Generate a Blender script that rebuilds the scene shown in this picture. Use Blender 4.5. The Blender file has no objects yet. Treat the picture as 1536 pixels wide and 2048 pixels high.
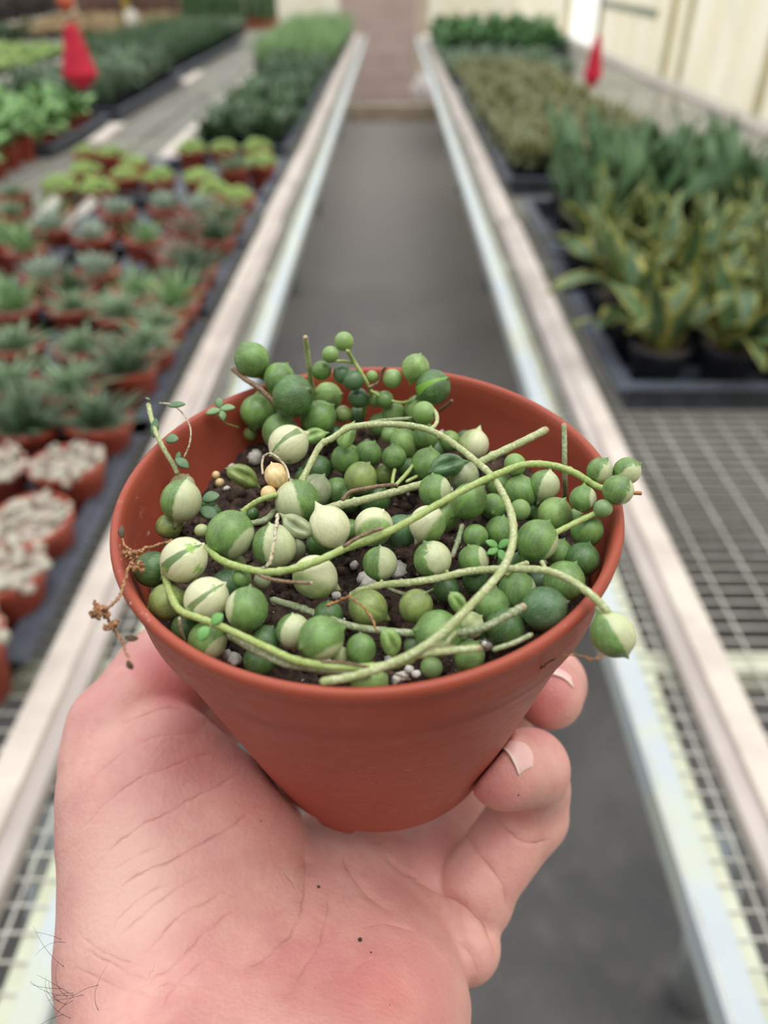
import bpy, math, random
import numpy as np
from mathutils import Vector, Matrix
from mathutils.bvhtree import BVHTree

random.seed(11)
rng = np.random.default_rng(5)
C = bpy.context.scene.collection
S = bpy.context.scene
PI = math.pi

# ------------------------------------------------------------------ camera geometry
F = 1538.0                                   # focal length in pixels of the 1536x2048 frame
PITCH = math.atan(1104 / F)
YAW = 0.0079
CAMZ = 1.45
HZ = np.array([-math.sin(YAW), math.cos(YAW), 0.0])
ZZ = np.array([0, 0, 1.0])
RT = np.array([math.cos(YAW), math.sin(YAW), 0.0])
DN = -HZ * math.sin(PITCH) - ZZ * math.cos(PITCH)
FW = HZ * math.cos(PITCH) - ZZ * math.sin(PITCH)
CAM = np.array([0, 0, CAMZ])
M3 = np.stack([RT, DN, FW], 1)               # camera axes (right, down, forward) -> world

def c2w(p):
    return np.asarray(p) @ M3.T + CAM

def cpt(px, py, d):                          # camera-axes point at depth d
    return np.array([(px - 768) / F * d, (py - 1024) / F * d, d])

def wpt(px, py, d):
    return c2w(cpt(px, py, d))

def ray(px, py):
    return M3 @ np.array([(px - 768) / F, (py - 1024) / F, 1.0])

def on_z(px, py, z):                         # where the line of sight meets the level z
    d = ray(px, py)
    return CAM + d * ((z - CAMZ) / d[2])

def on_x(px, py, x):
    d = ray(px, py)
    return CAM + d * (x / d[0])

def on_y(px, py, y):
    d = ray(px, py)
    return CAM + d * (y / d[1])

cam_d = bpy.data.cameras.new('camera')
cam = bpy.data.objects.new('camera', cam_d)
C.objects.link(cam)
cam.matrix_world = Matrix(((RT[0], -DN[0], -FW[0], CAM[0]), (RT[1], -DN[1], -FW[1], CAM[1]),
                           (RT[2], -DN[2], -FW[2], CAM[2]), (0, 0, 0, 1)))
cam_d.sensor_fit = 'VERTICAL'
cam_d.sensor_height = 34.6
cam_d.sensor_width = 34.6
cam_d.lens = 34.6 * F / 2048
cam_d.clip_start = 0.01
cam_d.dof.use_dof = True
cam_d.dof.focus_distance = 0.166
cam_d.dof.aperture_fstop = cam_d.lens / 2.8
S.camera = cam

# ------------------------------------------------------------------ colours and materials
def lin(c):
    c = c / 255.0
    return c / 12.92 if c <= 0.04045 else ((c + 0.055) / 1.055) ** 2.4

def rgb(r, g, b):
    return (lin(r), lin(g), lin(b), 1.0)

class NT:
    def __init__(s, name):
        s.m = bpy.data.materials.new(name)
        s.m.use_nodes = True
        s.t = s.m.node_tree
        s.t.nodes.clear()
        s.out = s.t.nodes.new('ShaderNodeOutputMaterial')
        s.b = s.t.nodes.new('ShaderNodeBsdfPrincipled')
        s.t.links.new(s.b.outputs[0], s.out.inputs[0])
    def put(s, sock, v):
        if v is None:
            return
        if isinstance(v, bpy.types.NodeSocket):
            s.t.links.new(v, sock)
        else:
            sock.default_value = v
    def n(s, kind, ins=None, out=0, **attr):
        nd = s.t.nodes.new('ShaderNode' + kind)
        for k, v in attr.items():
            setattr(nd, k, v)
        for k, v in (ins or {}).items():
            s.put(nd.inputs[k], v)
        return nd.outputs[out]
    def math(s, op, a, b=None, c=None, clamp=False):
        nd = s.t.nodes.new('ShaderNodeMath')
        nd.operation = op
        nd.use_clamp = clamp
        for i, v in enumerate((a, b, c)):
            s.put(nd.inputs[i], v)
        return nd.outputs[0]
    def mix(s, f, a, b, mode='MIX'):
        nd = s.t.nodes.new('ShaderNodeMix')
        nd.data_type = 'RGBA'
        nd.blend_type = mode
        s.put(nd.inputs[0], f); s.put(nd.inputs[6], a); s.put(nd.inputs[7], b)
        return nd.outputs[2]
    def ramp(s, v, lo, hi):
        return s.n('MapRange', {0: v, 1: lo, 2: hi, 3: 0.0, 4: 1.0}, clamp=True, interpolation_type='SMOOTHSTEP')
    def obj(s):
        return s.n('TexCoord', out=3)
    def noise(s, vec, scale, detail=3.0, rough=0.55):
        return s.n('TexNoise', {'Vector': vec, 'Scale': scale, 'Detail': detail, 'Roughness': rough})
    def scaled(s, vec, sc):
        return s.n('Mapping', {'Vector': vec, 'Scale': sc})
    def attr(s, name):
        return s.n('Attribute', out=2, attribute_name=name)
    def bump(s, h, dist, strength=1.0):
        s.put(s.b.inputs['Normal'], s.n('Bump', {'Height': h, 'Distance': dist, 'Strength': strength}))
    def col(s, v): s.put(s.b.inputs['Base Color'], v)
    def rough(s, v): s.put(s.b.inputs['Roughness'], v)
    def sss(s, w, radius, scale):
        s.b.inputs['Subsurface Weight'].default_value = w
        s.b.inputs['Subsurface Radius'].default_value = radius
        s.b.inputs['Subsurface Scale'].default_value = scale

def simple(name, a, b=None, scale=20.0, rough=0.6, bump=0.0, bscale=80.0, metal=0.0, lo=.35, hi=.65, spec=.5):
    t = NT(name)
    o = t.obj()
    if b is None:
        t.col(a)
    else:
        t.col(t.mix(t.ramp(t.noise(o, scale), lo, hi), a, b))
    t.rough(rough)
    t.b.inputs['Metallic'].default_value = metal
    t.b.inputs['Specular IOR Level'].default_value = spec
    if bump:
        t.bump(t.noise(o, bscale, 5), bump)
    return t.m

def pea_material(name, green, cream=None, t=0.0, slit=None, slitw=0.12, patch=None, edge=.06, spread=.3):
    m = NT(name)
    o = m.obj()
    sx = m.n('SeparateXYZ', {0: o}, 0); 
    sep = m.t.nodes[-1]
    x, y, z = sep.outputs
    streak = m.noise(m.scaled(o, (7, 7, 1.3)), 1.0, 4)
    fine = m.noise(m.scaled(o, (17, 17, 2.4)), 1.0, 4, .75)
    big = m.noise(o, 1.4, 2)
    g1 = tuple(c * .72 for c in green[:3]) + (1,)
    g2 = tuple(min(1, c * 1.25) for c in green[:3]) + (1,)
    g = m.mix(m.ramp(big, .3, .7), g1, g2)
    pale = tuple(.55 * c + .30 * k for c, k in zip(green[:3], (.75, .85, .62))) + (1,)
    g = m.mix(m.math('MULTIPLY', m.ramp(fine, .46, .70), .62), g, pale)
    # the clear slit that runs from the tip along +Y
    rad = m.math('SQRT', m.math('ADD', m.math('MULTIPLY', x, x), m.math('MULTIPLY', y, y)))
    wob = m.math('MULTIPLY', m.math('SUBTRACT', streak, .5), .12)
    ax = m.math('ABSOLUTE', m.math('ADD', x, wob))
    zf = m.math('ADD', m.math('MULTIPLY', z, -.45), .65)          # tapers to the tip
    sl = m.math('SUBTRACT', 1.0, m.ramp(m.math('DIVIDE', ax, m.math('MULTIPLY', zf, 1.0)), slitw * .8, slitw * 1.25))
    sl = m.math('MULTIPLY', sl, m.ramp(y, .02, .12))
    sl = m.math('MULTIPLY', sl, m.ramp(z, -.75, -.5))
    if cream is None:
        c = m.mix(m.math('MULTIPLY', sl, .75), g, slit or g2)
    else:
        c1 = m.mix(m.ramp(streak, .35, .7), cream, tuple(k * .86 for k in cream[:3]) + (1,))
        if patch is None:
            v = m.math('ADD', x, m.math('MULTIPLY', m.math('SUBTRACT', streak, .5), spread))
            mask = m.ramp(v, t - edge, t + edge)
            g = m.mix(m.math('MULTIPLY', sl, .6), g, slit or g2)
            c = m.mix(mask, g, c1)
        else:
            pm = m.ramp(m.noise(m.scaled(o, (2.2, 2.2, .8)), 1.0, 2), patch - .03, patch + .03)
            gm = m.math('MAXIMUM', sl, m.math('MULTIPLY', pm, .8))
            c = m.mix(gm, c1, m.mix(pm, slit or g, g2))
    m.col(c)
    m.rough(m.n('MapRange', {0: fine, 1: .3, 2: .8, 3: .2, 4: .42}))
    m.b.inputs['Specular IOR Level'].default_value = .45
    m.sss(.18, (.5, .8, .25), .0035)
    m.bump(fine, .00012, .4)
    return m.m

GREEN = rgb(106, 140, 74); DARK = rgb(76, 110, 60); LIGHT = rgb(136, 167, 96); OLIVE = rgb(128, 144, 78)
BLUE = rgb(82, 116, 78); CREAM = rgb(214, 215, 176); CREAM2 = rgb(196, 202, 160); WHITE = rgb(222, 218, 196)
PM = {
    'G': pea_material('pea_green', GREEN, slit=rgb(120, 160, 70)),
    'D': pea_material('pea_dark_green', DARK, slit=rgb(88, 128, 58)),
    'L': pea_material('pea_light_green', LIGHT, slit=rgb(150, 180, 100)),
    'O': pea_material('pea_olive', OLIVE, slit=rgb(150, 168, 96)),
    'B': pea_material('pea_blue_green', BLUE, slit=rgb(80, 118, 74)),
    'Y': pea_material('pea_lime_slit', DARK, slit=rgb(128, 178, 52), slitw=.3),
    'H': pea_material('pea_half_cream', GREEN, CREAM2, 0.02),
    'R': pea_material('pea_cream_rim', GREEN, CREAM2, .62),
    'Q': pea_material('pea_mostly_cream', LIGHT, CREAM, -.45, edge=.15),
    'C': pea_material('pea_cream', rgb(120, 150, 86), CREAM, slit=rgb(122, 142, 92), slitw=.2, patch=.66),
    'K': pea_material('pea_cream_striped', rgb(120, 160, 70), CREAM, slit=rgb(108, 134, 84), slitw=.26, patch=.6),
    'S': pea_material('pea_streaked', GREEN, CREAM2, .25, spread=1.3, edge=.1),
    'W': pea_material('pea_pale_grey', rgb(150, 158, 122), slit=rgb(120, 136, 92)),
    'T': pea_material('pea_pale_cream_green', rgb(168, 180, 122), CREAM, .1, edge=.3),
    'P': pea_material('pea_peach', rgb(232, 200, 148), slit=rgb(236, 208, 160)),
    'N': pea_material('pea_brown', rgb(150, 138, 98), rgb(196, 188, 150), .1),
}
PEA_LABEL = {'H': 'half green, half cream bead leaf', 'R': 'green bead leaf with a cream edge', 'Q': 'cream bead leaf with a green base',
             'C': 'cream bead leaf with a dull green slit', 'K': 'cream bead leaf with lime stripes', 'S': 'bead leaf streaked green and cream',
             'W': 'pale greyish bead leaf', 'T': 'pale cream-green bead leaf', 'P': 'peach-coloured withering bead leaf',
             'N': 'brownish cream bead leaf', 'Y': 'dark green bead leaf with a lime stripe', 'O': 'olive green bead leaf'}

def stem_material(name, a, b, speck):
    m = NT(name)
    o = m.obj()
    n1 = m.noise(o, 260, 3); n2 = m.noise(o, 1500, 2)
    c = m.mix(m.ramp(n1, .35, .65), a, b)
    c = m.mix(m.math('MULTIPLY', m.ramp(n2, .50, .62), .75), c, speck)
    m.col(c); m.rough(.5); m.bump(n2, .0002, .5); m.sss(.1, (.5, .8, .3), .002)
    return m.m
M_STEM = stem_material('stem_pale_green', rgb(154, 164, 108), rgb(170, 176, 126), rgb(200, 204, 168))
M_STEM2 = stem_material('stem_green', rgb(146, 166, 88), rgb(162, 178, 106), rgb(178, 194, 130))
M_STEM3 = stem_material('stem_grey_green', rgb(128, 142, 98), rgb(146, 156, 116), rgb(180, 186, 160))
M_DRY = stem_material('stem_dry_brown', rgb(150, 104, 66), rgb(176, 128, 88), rgb(96, 62, 42))
M_TWIG = stem_material('twig_brown', rgb(120, 96, 74), rgb(138, 112, 88), rgb(90, 66, 50))
M_PALEDRY = stem_material('stem_dry_pale', rgb(186, 172, 140), rgb(200, 190, 164), rgb(90, 76, 60))
M_CUT = simple('stem_cut_end', rgb(150, 120, 96), rgb(190, 170, 140), 900)
M_DARKROOT = simple('root_black', rgb(52, 38, 32), rgb(84, 60, 48), 600)
M_SEEDLEAF = simple('seedling_leaf', rgb(104, 160, 84), rgb(124, 176, 100), 300, rough=.45)

def pot_material(name, a, b, scuff=.75):
    m = NT(name)
    o = m.obj()
    c = m.mix(m.ramp(m.noise(o, 22, 4), .3, .7), a, b)
    sc = m.noise(m.scaled(o, (1, 1, 3.2)), 190, 6, .75)
    d = m.noise(o, 34, 2)
    msk = m.math('MULTIPLY', m.ramp(sc, .58, .68), m.ramp(d, .48, .62))
    c = m.mix(m.math('MULTIPLY', msk, scuff), c, rgb(206, 172, 156))
    vo = m.n('TexVoronoi', {'Vector': o, 'Scale': 210.0, 'Randomness': 1.0})
    spk = m.math('MULTIPLY', m.math('SUBTRACT', 1.0, m.ramp(vo, .05, .09)), m.ramp(m.noise(o, 60, 2), .58, .64))
    c = m.mix(m.math('MULTIPLY', spk, .75), c, rgb(224, 196, 182))
    m.col(c)
    m.rough(m.n('MapRange', {0: sc, 1: .3, 2: .7, 3: .38, 4: .58}))
    m.b.inputs['Specular IOR Level'].default_value = .4
    m.sss(.08, (1, .3, .15), .003)
    m.bump(m.noise(o, 420, 4), .00008, .5)
    return m.m
M_POT = pot_material('terracotta_plastic', rgb(152, 68, 50), rgb(162, 77, 57))
M_BGPOT = pot_material('terracotta_plastic_pots', rgb(156, 64, 46), rgb(170, 78, 56), .2)

# ------------------------------------------------------------------ mesh builder
def unit(v):
    v = np.asarray(v, float)
    return v / max(1e-12, np.linalg.norm(v))

def smooth_path(P, per=8):
    P = np.asarray(P, float)
    if len(P) < 3:
        return np.array([P[0] + (P[-1] - P[0]) * t for t in np.linspace(0, 1, per + 1)])
    Q = np.vstack([2 * P[0] - P[1], P, 2 * P[-1] - P[-2]])
    out = []
    for i in range(1, len(Q) - 2):
        a, b, c, d = Q[i - 1], Q[i], Q[i + 1], Q[i + 2]
        for t in np.linspace(0, 1, per, endpoint=False):
            out.append(.5 * (2 * b + (c - a) * t + (2 * a - 5 * b + 4 * c - d) * t * t + (3 * b - a - 3 * c + d) * t ** 3))
    out.append(P[-1])
    return np.array(out)

_ico = {}
def sphere_grid(nu, nv):
    if (nu, nv) not in _ico:
        v = [(0, 0, 1.)]
        for j in range(1, nv):
            th = PI * j / nv
            for i in range(nu):
                a = 2 * PI * i / nu
                v.append((math.sin(th) * math.cos(a), math.sin(th) * math.sin(a), math.cos(th)))
        v.append((0, 0, -1.))
        f = []
        for i in range(nu):
            f.append((0, 1 + i, 1 + (i + 1) % nu))
            b = 1 + (nv - 2) * nu
            f.append((len(v) - 1, b + (i + 1) % nu, b + i))
        for j in range(nv - 2):
            for i in range(nu):
                a = 1 + j * nu + i; b = 1 + j * nu + (i + 1) % nu
                f.append((a, a + nu, b + nu, b))
        _ico[(nu, nv)] = (np.array(v), f)
    return _ico[(nu, nv)]

class MB:
    def __init__(s):
        s.v = []; s.f = []; s.mi = []; s.a = []; s.n = 0
    def add(s, v, f, mi=0, attr=None):
        v = np.asarray(v, float).reshape(-1, 3)
        o = s.n
        s.v.append(v); s.n += len(v)
        s.f.extend(tuple(i + o for i in q) for q in f)
        s.mi.extend([mi] * len(f))
        s.a.append(np.zeros(len(v)) if attr is None else np.asarray(attr, float))
    def box(s, lo, hi, mi=0):
        x0, y0, z0 = lo; x1, y1, z1 = hi
        s.add([(x0, y0, z0), (x1, y0, z0), (x1, y1, z0), (x0, y1, z0), (x0, y0, z1), (x1, y0, z1), (x1, y1, z1), (x0, y1, z1)],
              [(3, 2, 1, 0), (4, 5, 6, 7), (0, 1, 5, 4), (1, 2, 6, 5), (2, 3, 7, 6), (3, 0, 4, 7)], mi)
    def sweep_box(s, P, w, h, mi=0):          # a bar of width w (level) and height h along a level path, its top on the path
        P = np.asarray(P, float); n = len(P)
        v = []; f = []
        for i in range(n):
            t = unit(P[min(i + 1, n - 1)] - P[max(i - 1, 0)])
            r = unit(np.cross(t, ZZ))
            for a, b in ((-.5, 0), (.5, 0), (.5, -1), (-.5, -1)):
                v.append(P[i] + r * a * w + ZZ * b * h)
        for i in range(n - 1):
            for k in range(4):
                a = i * 4 + k; b = i * 4 + (k + 1) % 4
                f.append((a, b, b + 4, a + 4))
        f += [(0, 1, 2, 3), (4 * n - 1, 4 * n - 2, 4 * n - 3, 4 * n - 4)]
        s.add(v, f, mi)
    def tube(s, P, r, seg=10, mi=0, cap=True, attr=None):
        P = np.asarray(P, float); n = len(P)
        r = np.full(n, r, float) if np.isscalar(r) else np.asarray(r, float)
        T = np.gradient(P, axis=0)
        T /= np.maximum(1e-12, np.linalg.norm(T, axis=1))[:, None]
        ref = np.array([0, 0, 1.]) if abs(T[0][2]) < .9 else np.array([1., 0, 0])
        u = unit(np.cross(T[0], ref))
        ang = np.arange(seg) * 2 * PI / seg
        V = []
        for i in range(n):
            u = unit(u - T[i] * (u @ T[i]))
            w = np.cross(T[i], u)
            V.append(P[i] + r[i] * (np.cos(ang)[:, None] * u + np.sin(ang)[:, None] * w))
        V = np.vstack(V)
        f = []
        for i in range(n - 1):
            for k in range(seg):
                a = i * seg + k; b = i * seg + (k + 1) % seg
                f.append((a, b, b + seg, a + seg))
        if cap:
            f.append(tuple(range(seg - 1, -1, -1)))
            f.append(tuple(range((n - 1) * seg, n * seg)))
        s.add(V, f, mi, None if attr is None else np.full(len(V), attr))
    def ell(s, c, M, nu=10, nv=7, mi=0, attr=None):   # M: 3x3 matrix of half axes in columns
        v, f = sphere_grid(nu, nv)
        s.add(v @ np.asarray(M).T + np.asarray(c), f, mi, None if attr is None else np.full(len(v), attr))
    def lathe(s, prof, n=48, mi=0, c=(0, 0, 0), M=None, close=False):
        prof = np.asarray(prof, float)
        a = np.arange(n) * 2 * PI / n
        v = np.stack([prof[:, 0][:, None] * np.cos(a), prof[:, 0][:, None] * np.sin(a), np.repeat(prof[:, 1][:, None], n, 1)], 2).reshape(-1, 3)
        if M is not None:
            v = v @ np.asarray(M).T
        f = []
        k = len(prof)
        for j in range(k if close else k - 1):
            for i in range(n):
                p = j * n + i; q = j * n + (i + 1) % n; jj = ((j + 1) % k) * n
                f.append((p, q, jj + (i + 1) % n, jj + i))
        s.add(v + np.asarray(c), f, mi)
    def blade(s, base, d, up, L, w, curl=.4, th=.1, n=7, mi=0, shape='lance', fold=.15, twist=0.0, wave=0.0):
        # a leaf with real thickness: d start direction, up = direction its face looks to
        d = unit(d); side = unit(np.cross(d, up)); nrm = np.cross(side, d)
        p = np.asarray(base, float); V = []; A = []
        for i in range(n + 1):
            t = i / n
            if shape == 'lance': ww = w * (.45 + .55 * math.sin(PI * min(1, t * 1.05 + .12)) ** .8) * (1 - t ** 4) ** .7
            elif shape == 'spike': ww = w * (1 - t) ** .75
            elif shape == 'oval': ww = w * max(.0, math.sin(PI * (t * .93 + .05))) ** .7
            elif shape == 'spat': ww = w * (.35 + .65 * math.sin(PI * t * .62)) * (1 - t ** 7)
            else: ww = w * (1 - t * .6)
            ww = max(ww, w * .03)
            tk = th * ww + .0002
            sd = side * math.cos(twist * t) + nrm * math.sin(twist * t)
            nn = np.cross(sd, d)
            wv = nn * wave * w * math.sin(t * 9 + curl * 30)
            V += [p + sd * ww + nn * fold * ww + wv, p + sd * ww * .55 + nn * (fold * .3 * ww + tk), p + nn * tk * .8, p - sd * ww * .55 + nn * (fold * .3 * ww + tk),
                  p - sd * ww + nn * fold * ww - wv, p - nn * tk]
            A += [1, .25, 0, .25, 1, 0]
            ang = curl / n
            d2 = unit(d * math.cos(ang) - nrm * math.sin(ang))
            nrm = unit(nrm * math.cos(ang) + d * math.sin(ang))
            p = p + d2 * (L / n); d = d2
        f = []
        for i in range(n):
            for k in range(6):
                a = i * 6 + k; b = i * 6 + (k + 1) % 6
                f.append((a, b, b + 6, a + 6))
        f.append(tuple(range(5, -1, -1))); f.append(tuple(range(n * 6, n * 6 + 6)))
        s.add(V, f, mi, A)
    def mesh(s, name, mats, smooth=True):
        me = bpy.data.meshes.new(name)
        V = np.vstack(s.v)
        me.from_pydata(V.tolist(), [], s.f)
        for m in mats:
            me.materials.append(m)
        me.polygons.foreach_set('material_index', np.array(s.mi, dtype=np.int32))
        if smooth:
            me.polygons.foreach_set('use_smooth', np.ones(len(s.f), dtype=bool))
        at = me.attributes.new('edge', 'FLOAT', 'POINT')
        at.data.foreach_set('value', np.concatenate(s.a).astype(np.float32))
        me.update()
        return me
    def build(s, name, mats, parent=None, smooth=True, loc=None):
        if not isinstance(mats, (list, tuple)):
            mats = [mats]
        return link(name, s.mesh(name, mats, smooth), parent, loc)

def link(name, me, parent=None, loc=None):
    o = bpy.data.objects.new(name, me)
    C.objects.link(o)
    if parent is not None:
        o.parent = parent
    if loc is not None:
        o.location = loc
    return o

def tag(o, label, cat, group=None, kind=None):
    if label: o['label'] = label
    if cat: o['category'] = cat
    if group: o['group'] = group
    if kind: o['kind'] = kind
    return o

def empty(name, loc=(0, 0, 0)):
    o = bpy.data.objects.new(name, None)
    C.objects.link(o)
    o.location = loc
    o.empty_display_size = .02
    return o

def structure(o):
    o['kind'] = 'structure'
    return o

def flat(o):
    o.data.polygons.foreach_set('use_smooth', np.zeros(len(o.data.polygons), dtype=bool))
    return o
# ------------------------------------------------------------------ the held pot
PC = np.array([-.00384, -.00497, .16908])                      # rim centre in camera axes
PN = unit([-.02674, -.76913, -.63854])                          # pot axis, upwards
PA = unit(np.cross(PN, [0, 0, 1.])); PB = np.cross(PN, PA)
POT_M = M3 @ np.stack([PA, PB, PN], 1)                          # pot axes -> world
POT_O = c2w(PC)
RIM = .055
BOT_H, BOT_R = -.087, .0335
def rin(h):                                                     # inner wall radius at height h (h <= 0 below the rim)
    return .0525 + .0195 * min(0, h) / .087 if h > -.017 else .0500 + (h + .017) * .018 / .07
def rout(h):
    return .0527 if h > -.017 else BOT_R + (h - BOT_H) * (.0517 - BOT_R) / (-.017 - BOT_H)

def unpl(px, py, h):                                            # line of sight with the plane h above the rim plane
    d = np.array([(px - 768) / F, (py - 1024) / F, 1.0])
    return d * (((PC + PN * h) @ PN) / (d @ PN))
def pot_rh(p):                                                  # camera-axes point -> distance from the axis, height
    q = p - PC; h = q @ PN
    return np.linalg.norm(q - PN * h), h

plant = empty('potted_string_of_pearls', POT_O + POT_M @ np.array([0, 0, BOT_H]))
PL = np.array(plant.location)
tag(plant, 'terracotta plastic pot of variegated bead-leaved trailing succulent held in the hand', 'potted plant')

b = MB()
prof = [(.0001, BOT_H + .0015), (BOT_R - .003, BOT_H + .0015), (BOT_R - .0006, BOT_H + .0002), (BOT_R, BOT_H + .001)]
for k in range(13):
    h = BOT_H + .002 + (-.0178 - BOT_H - .002) * k / 12
    prof.append((rout(h), h))
prof += [(.05175, -.0172), (.0523, -.0166), (.0528, -.0160), (.0533, -.010), (.0537, -.0045), (.0539, -.0034), (.0546, -.0030), (.0550, -.0024), (.05515, -.0014),
         (.0549, -.0004), (.0543, .0001), (.0536, .0001), (.0530, -.0005), (.0526, -.0020), (.0521, -.0060), (.0508, -.0165), (.0495, -.0180), (.0480, -.024), (.044, -.040), (.0001, -.0405)]
b.lathe(prof, 128, 0, M=POT_M, c=POT_O - PL)
pot = b.build('pot', M_POT, plant)
# feet under the base
b = MB()
for a0 in (-1.62, -.25, 1.2, 2.6, 4.0):
    v = []; f = []
    for i in range(9):
        a = a0 - .16 + .32 * i / 8
        e = 1 if 0 < i < 8 else .25
        for r, h in ((BOT_R - .0002, BOT_H + .001), (BOT_R - .0004, BOT_H - .0022 * e), (BOT_R - .0026, BOT_H - .0022 * e), (BOT_R - .0028, BOT_H + .001)):
            v.append(POT_M @ np.array([r * math.cos(a), r * math.sin(a), h]) + POT_O - PL)
    for i in range(8):
        for k in range(4):
            p = i * 4 + k; q = i * 4 + (k + 1) % 4
            f.append((p, q, q + 4, p + 4))
    f += [(0, 1, 2, 3), (35, 34, 33, 32)]
    b.add(v, f)
b.build('foot_rim', M_POT, pot)

# soil
SOIL_H = -.0165
m = NT('potting_soil')
o_ = m.obj()
n1 = m.noise(o_, 380, 5, .7); n2 = m.noise(o_, 130, 3)
c = m.mix(m.ramp(n1, .35, .7), rgb(34, 25, 21), rgb(98, 76, 62))
c = m.mix(m.ramp(m.noise(o_, 700, 3), .66, .74), c, rgb(170, 156, 142))
m.col(c); m.rough(.9); m.bump(n1, .0012, 1.0)
M_SOIL = m.m
b = MB()
NR, NA = 70, 180
v = [(0, 0, SOIL_H)]
ph = rng.uniform(0, 6.28, 40); fr = rng.normal(0, 330, (40, 2)); am = 1 / (1 + np.linalg.norm(fr, axis=1) / 300)
def lumps(x, y):
    return float(np.sum(am * np.sin(fr[:, 0] * x + fr[:, 1] * y + ph))) * .00052
for j in range(1, NR + 1):
    r = .0499 * j / NR
    for i in range(NA):
        a = 2 * PI * i / NA
        x, y = r * math.cos(a), r * math.sin(a)
        v.append((x, y, SOIL_H + lumps(x, y) + rng.normal(0, .00028)))
f = [(0, 1 + i, 1 + (i + 1) % NA) for i in range(NA)]
for j in range(NR - 1):
    for i in range(NA):
        p = 1 + j * NA + i; q = 1 + j * NA + (i + 1) % NA
        f.append((p, p + NA, q + NA, q))
b.add(np.array(v) @ POT_M.T + POT_O - PL, f)
soil = b.build('soil', M_SOIL, plant)
# crumbs of soil and grains of perlite
def grains(name, mat, spots, rlo, rhi, parent):
    b = MB()
    for (p, r) in spots:
        vv, ff = sphere_grid(9, 6)
        w = vv * (1 + rng.normal(0, .13, (len(vv), 1))) * r * rng.uniform(.75, 1.25, 3)
        b.add(w @ np.linalg.qr(rng.normal(size=(3, 3)))[0] + p - PL, ff)
    o = b.build(name, mat, parent)
    o['kind'] = 'stuff'
    return o
cr = []
for k in range(900):
    r, a = .0468 * math.sqrt(rng.uniform()), rng.uniform(0, 2 * PI)
    x, y = r * math.cos(a), r * math.sin(a)
    cr.append((POT_O + POT_M @ np.array([x, y, SOIL_H + lumps(x, y) + .0003]), rng.uniform(.0004, .0017)))
grains('soil_crumbs', M_SOIL, cr, 0, 0, soil)
pe = []
for (px, py, r, h) in [(806, 1352, 12, -8), (818, 1338, 10, -7), (833, 1352, 9, -7), (795, 1360, 12, -8), (972, 1290, 14, -10), (968, 1280, 13, -10), (419, 915, 12, -14), (497, 905, 14, -14), (482, 895, 8, -14), (300, 1040, 12, -13), (305, 1060, 11, -13),
                       (296, 1082, 10, -12), (673, 1192, 10, -15), (728, 1155, 17, -14), (736, 1168, 15, -14), (797, 1140, 16, -14), (708, 1130, 10, -15), (920, 850, 6, -14), (940, 838, 5, -14), (905, 835, 6, -14), (985, 870, 6, -14), (470, 1318, 14, -12), (455, 1308, 12, -12), (985, 1308, 6, -4), (805, 1165, 8, -14), (868, 1150, 7, -14)]:
    p = unpl(px, py, h / 1000)
    rm = r * p[2] / F; rr, hh = pot_rh(p)
    if rr + rm * 1.5 > .0475:
        q = p - PC; q = q - PN * (q @ PN); p = p - unit(q) * (rr + rm * 1.5 - .0475)
    pe.append((c2w(p), rm))
for k in range(60):
    r, a = .0465 * math.sqrt(rng.uniform()), rng.uniform(0, 2 * PI)
    x, y = r * math.cos(a), r * math.sin(a)
    pe.append((POT_O + POT_M @ np.array([x, y, SOIL_H + lumps(x, y) + .0004]), rng.uniform(.0004, .0012)))
grains('perlite', simple('perlite_white', rgb(228, 225, 218), rgb(200, 194, 184), 500, rough=.9, bump=.0003, bscale=1800), pe, 0, 0, soil)

# ------------------------------------------------------------------ bead leaves
def pea_mesh(name, folded=False):
    v, f = sphere_grid(32, 26)
    v = v.copy()
    th = np.degrees(np.arccos(np.clip(v[:, 2], -1, 1)))
    tip = np.clip(1 - th / 27, 0, 1)
    v[:, 2] += .05 * tip ** 1.5 + .15 * tip ** 6
    v[:, :2] *= (1 - .10 * tip)[:, None]
    st = np.clip(1 - (180 - th) / 36, 0, 1)
    v[:, 2] -= .12 * st ** 2 + .30 * np.clip((st - .55) / .45, 0, 1) ** 1.5
    # slight depression along the clear slit (+Y side)
    g = np.exp(-(v[:, 0] / .09) ** 2) * np.clip(v[:, 1], 0, 1) ** .6
    if folded:
        v[:, 0] *= .62
        v[:, 1] *= .55
        g = np.exp(-(v[:, 0] / .15) ** 2) * np.clip(v[:, 1] * 1.8, 0, 1) ** .5
        v[:, 1] -= .36 * g * np.clip(1.15 - np.abs(v[:, 2]), 0, 1)
        v[:, 0] += .16 * (v[:, 2] ** 2) * .6
    else:
        v[:, 1] -= .028 * g
    b = MB(); b.add(v, f)
    return b
_pm = {}
def pea_data(kind, folded):
    k = (kind, folded)
    if k not in _pm:
        _pm[k] = pea_mesh('bead_leaf', folded).mesh('bead_leaf', [PM[kind]])
    return _pm[k]

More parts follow.
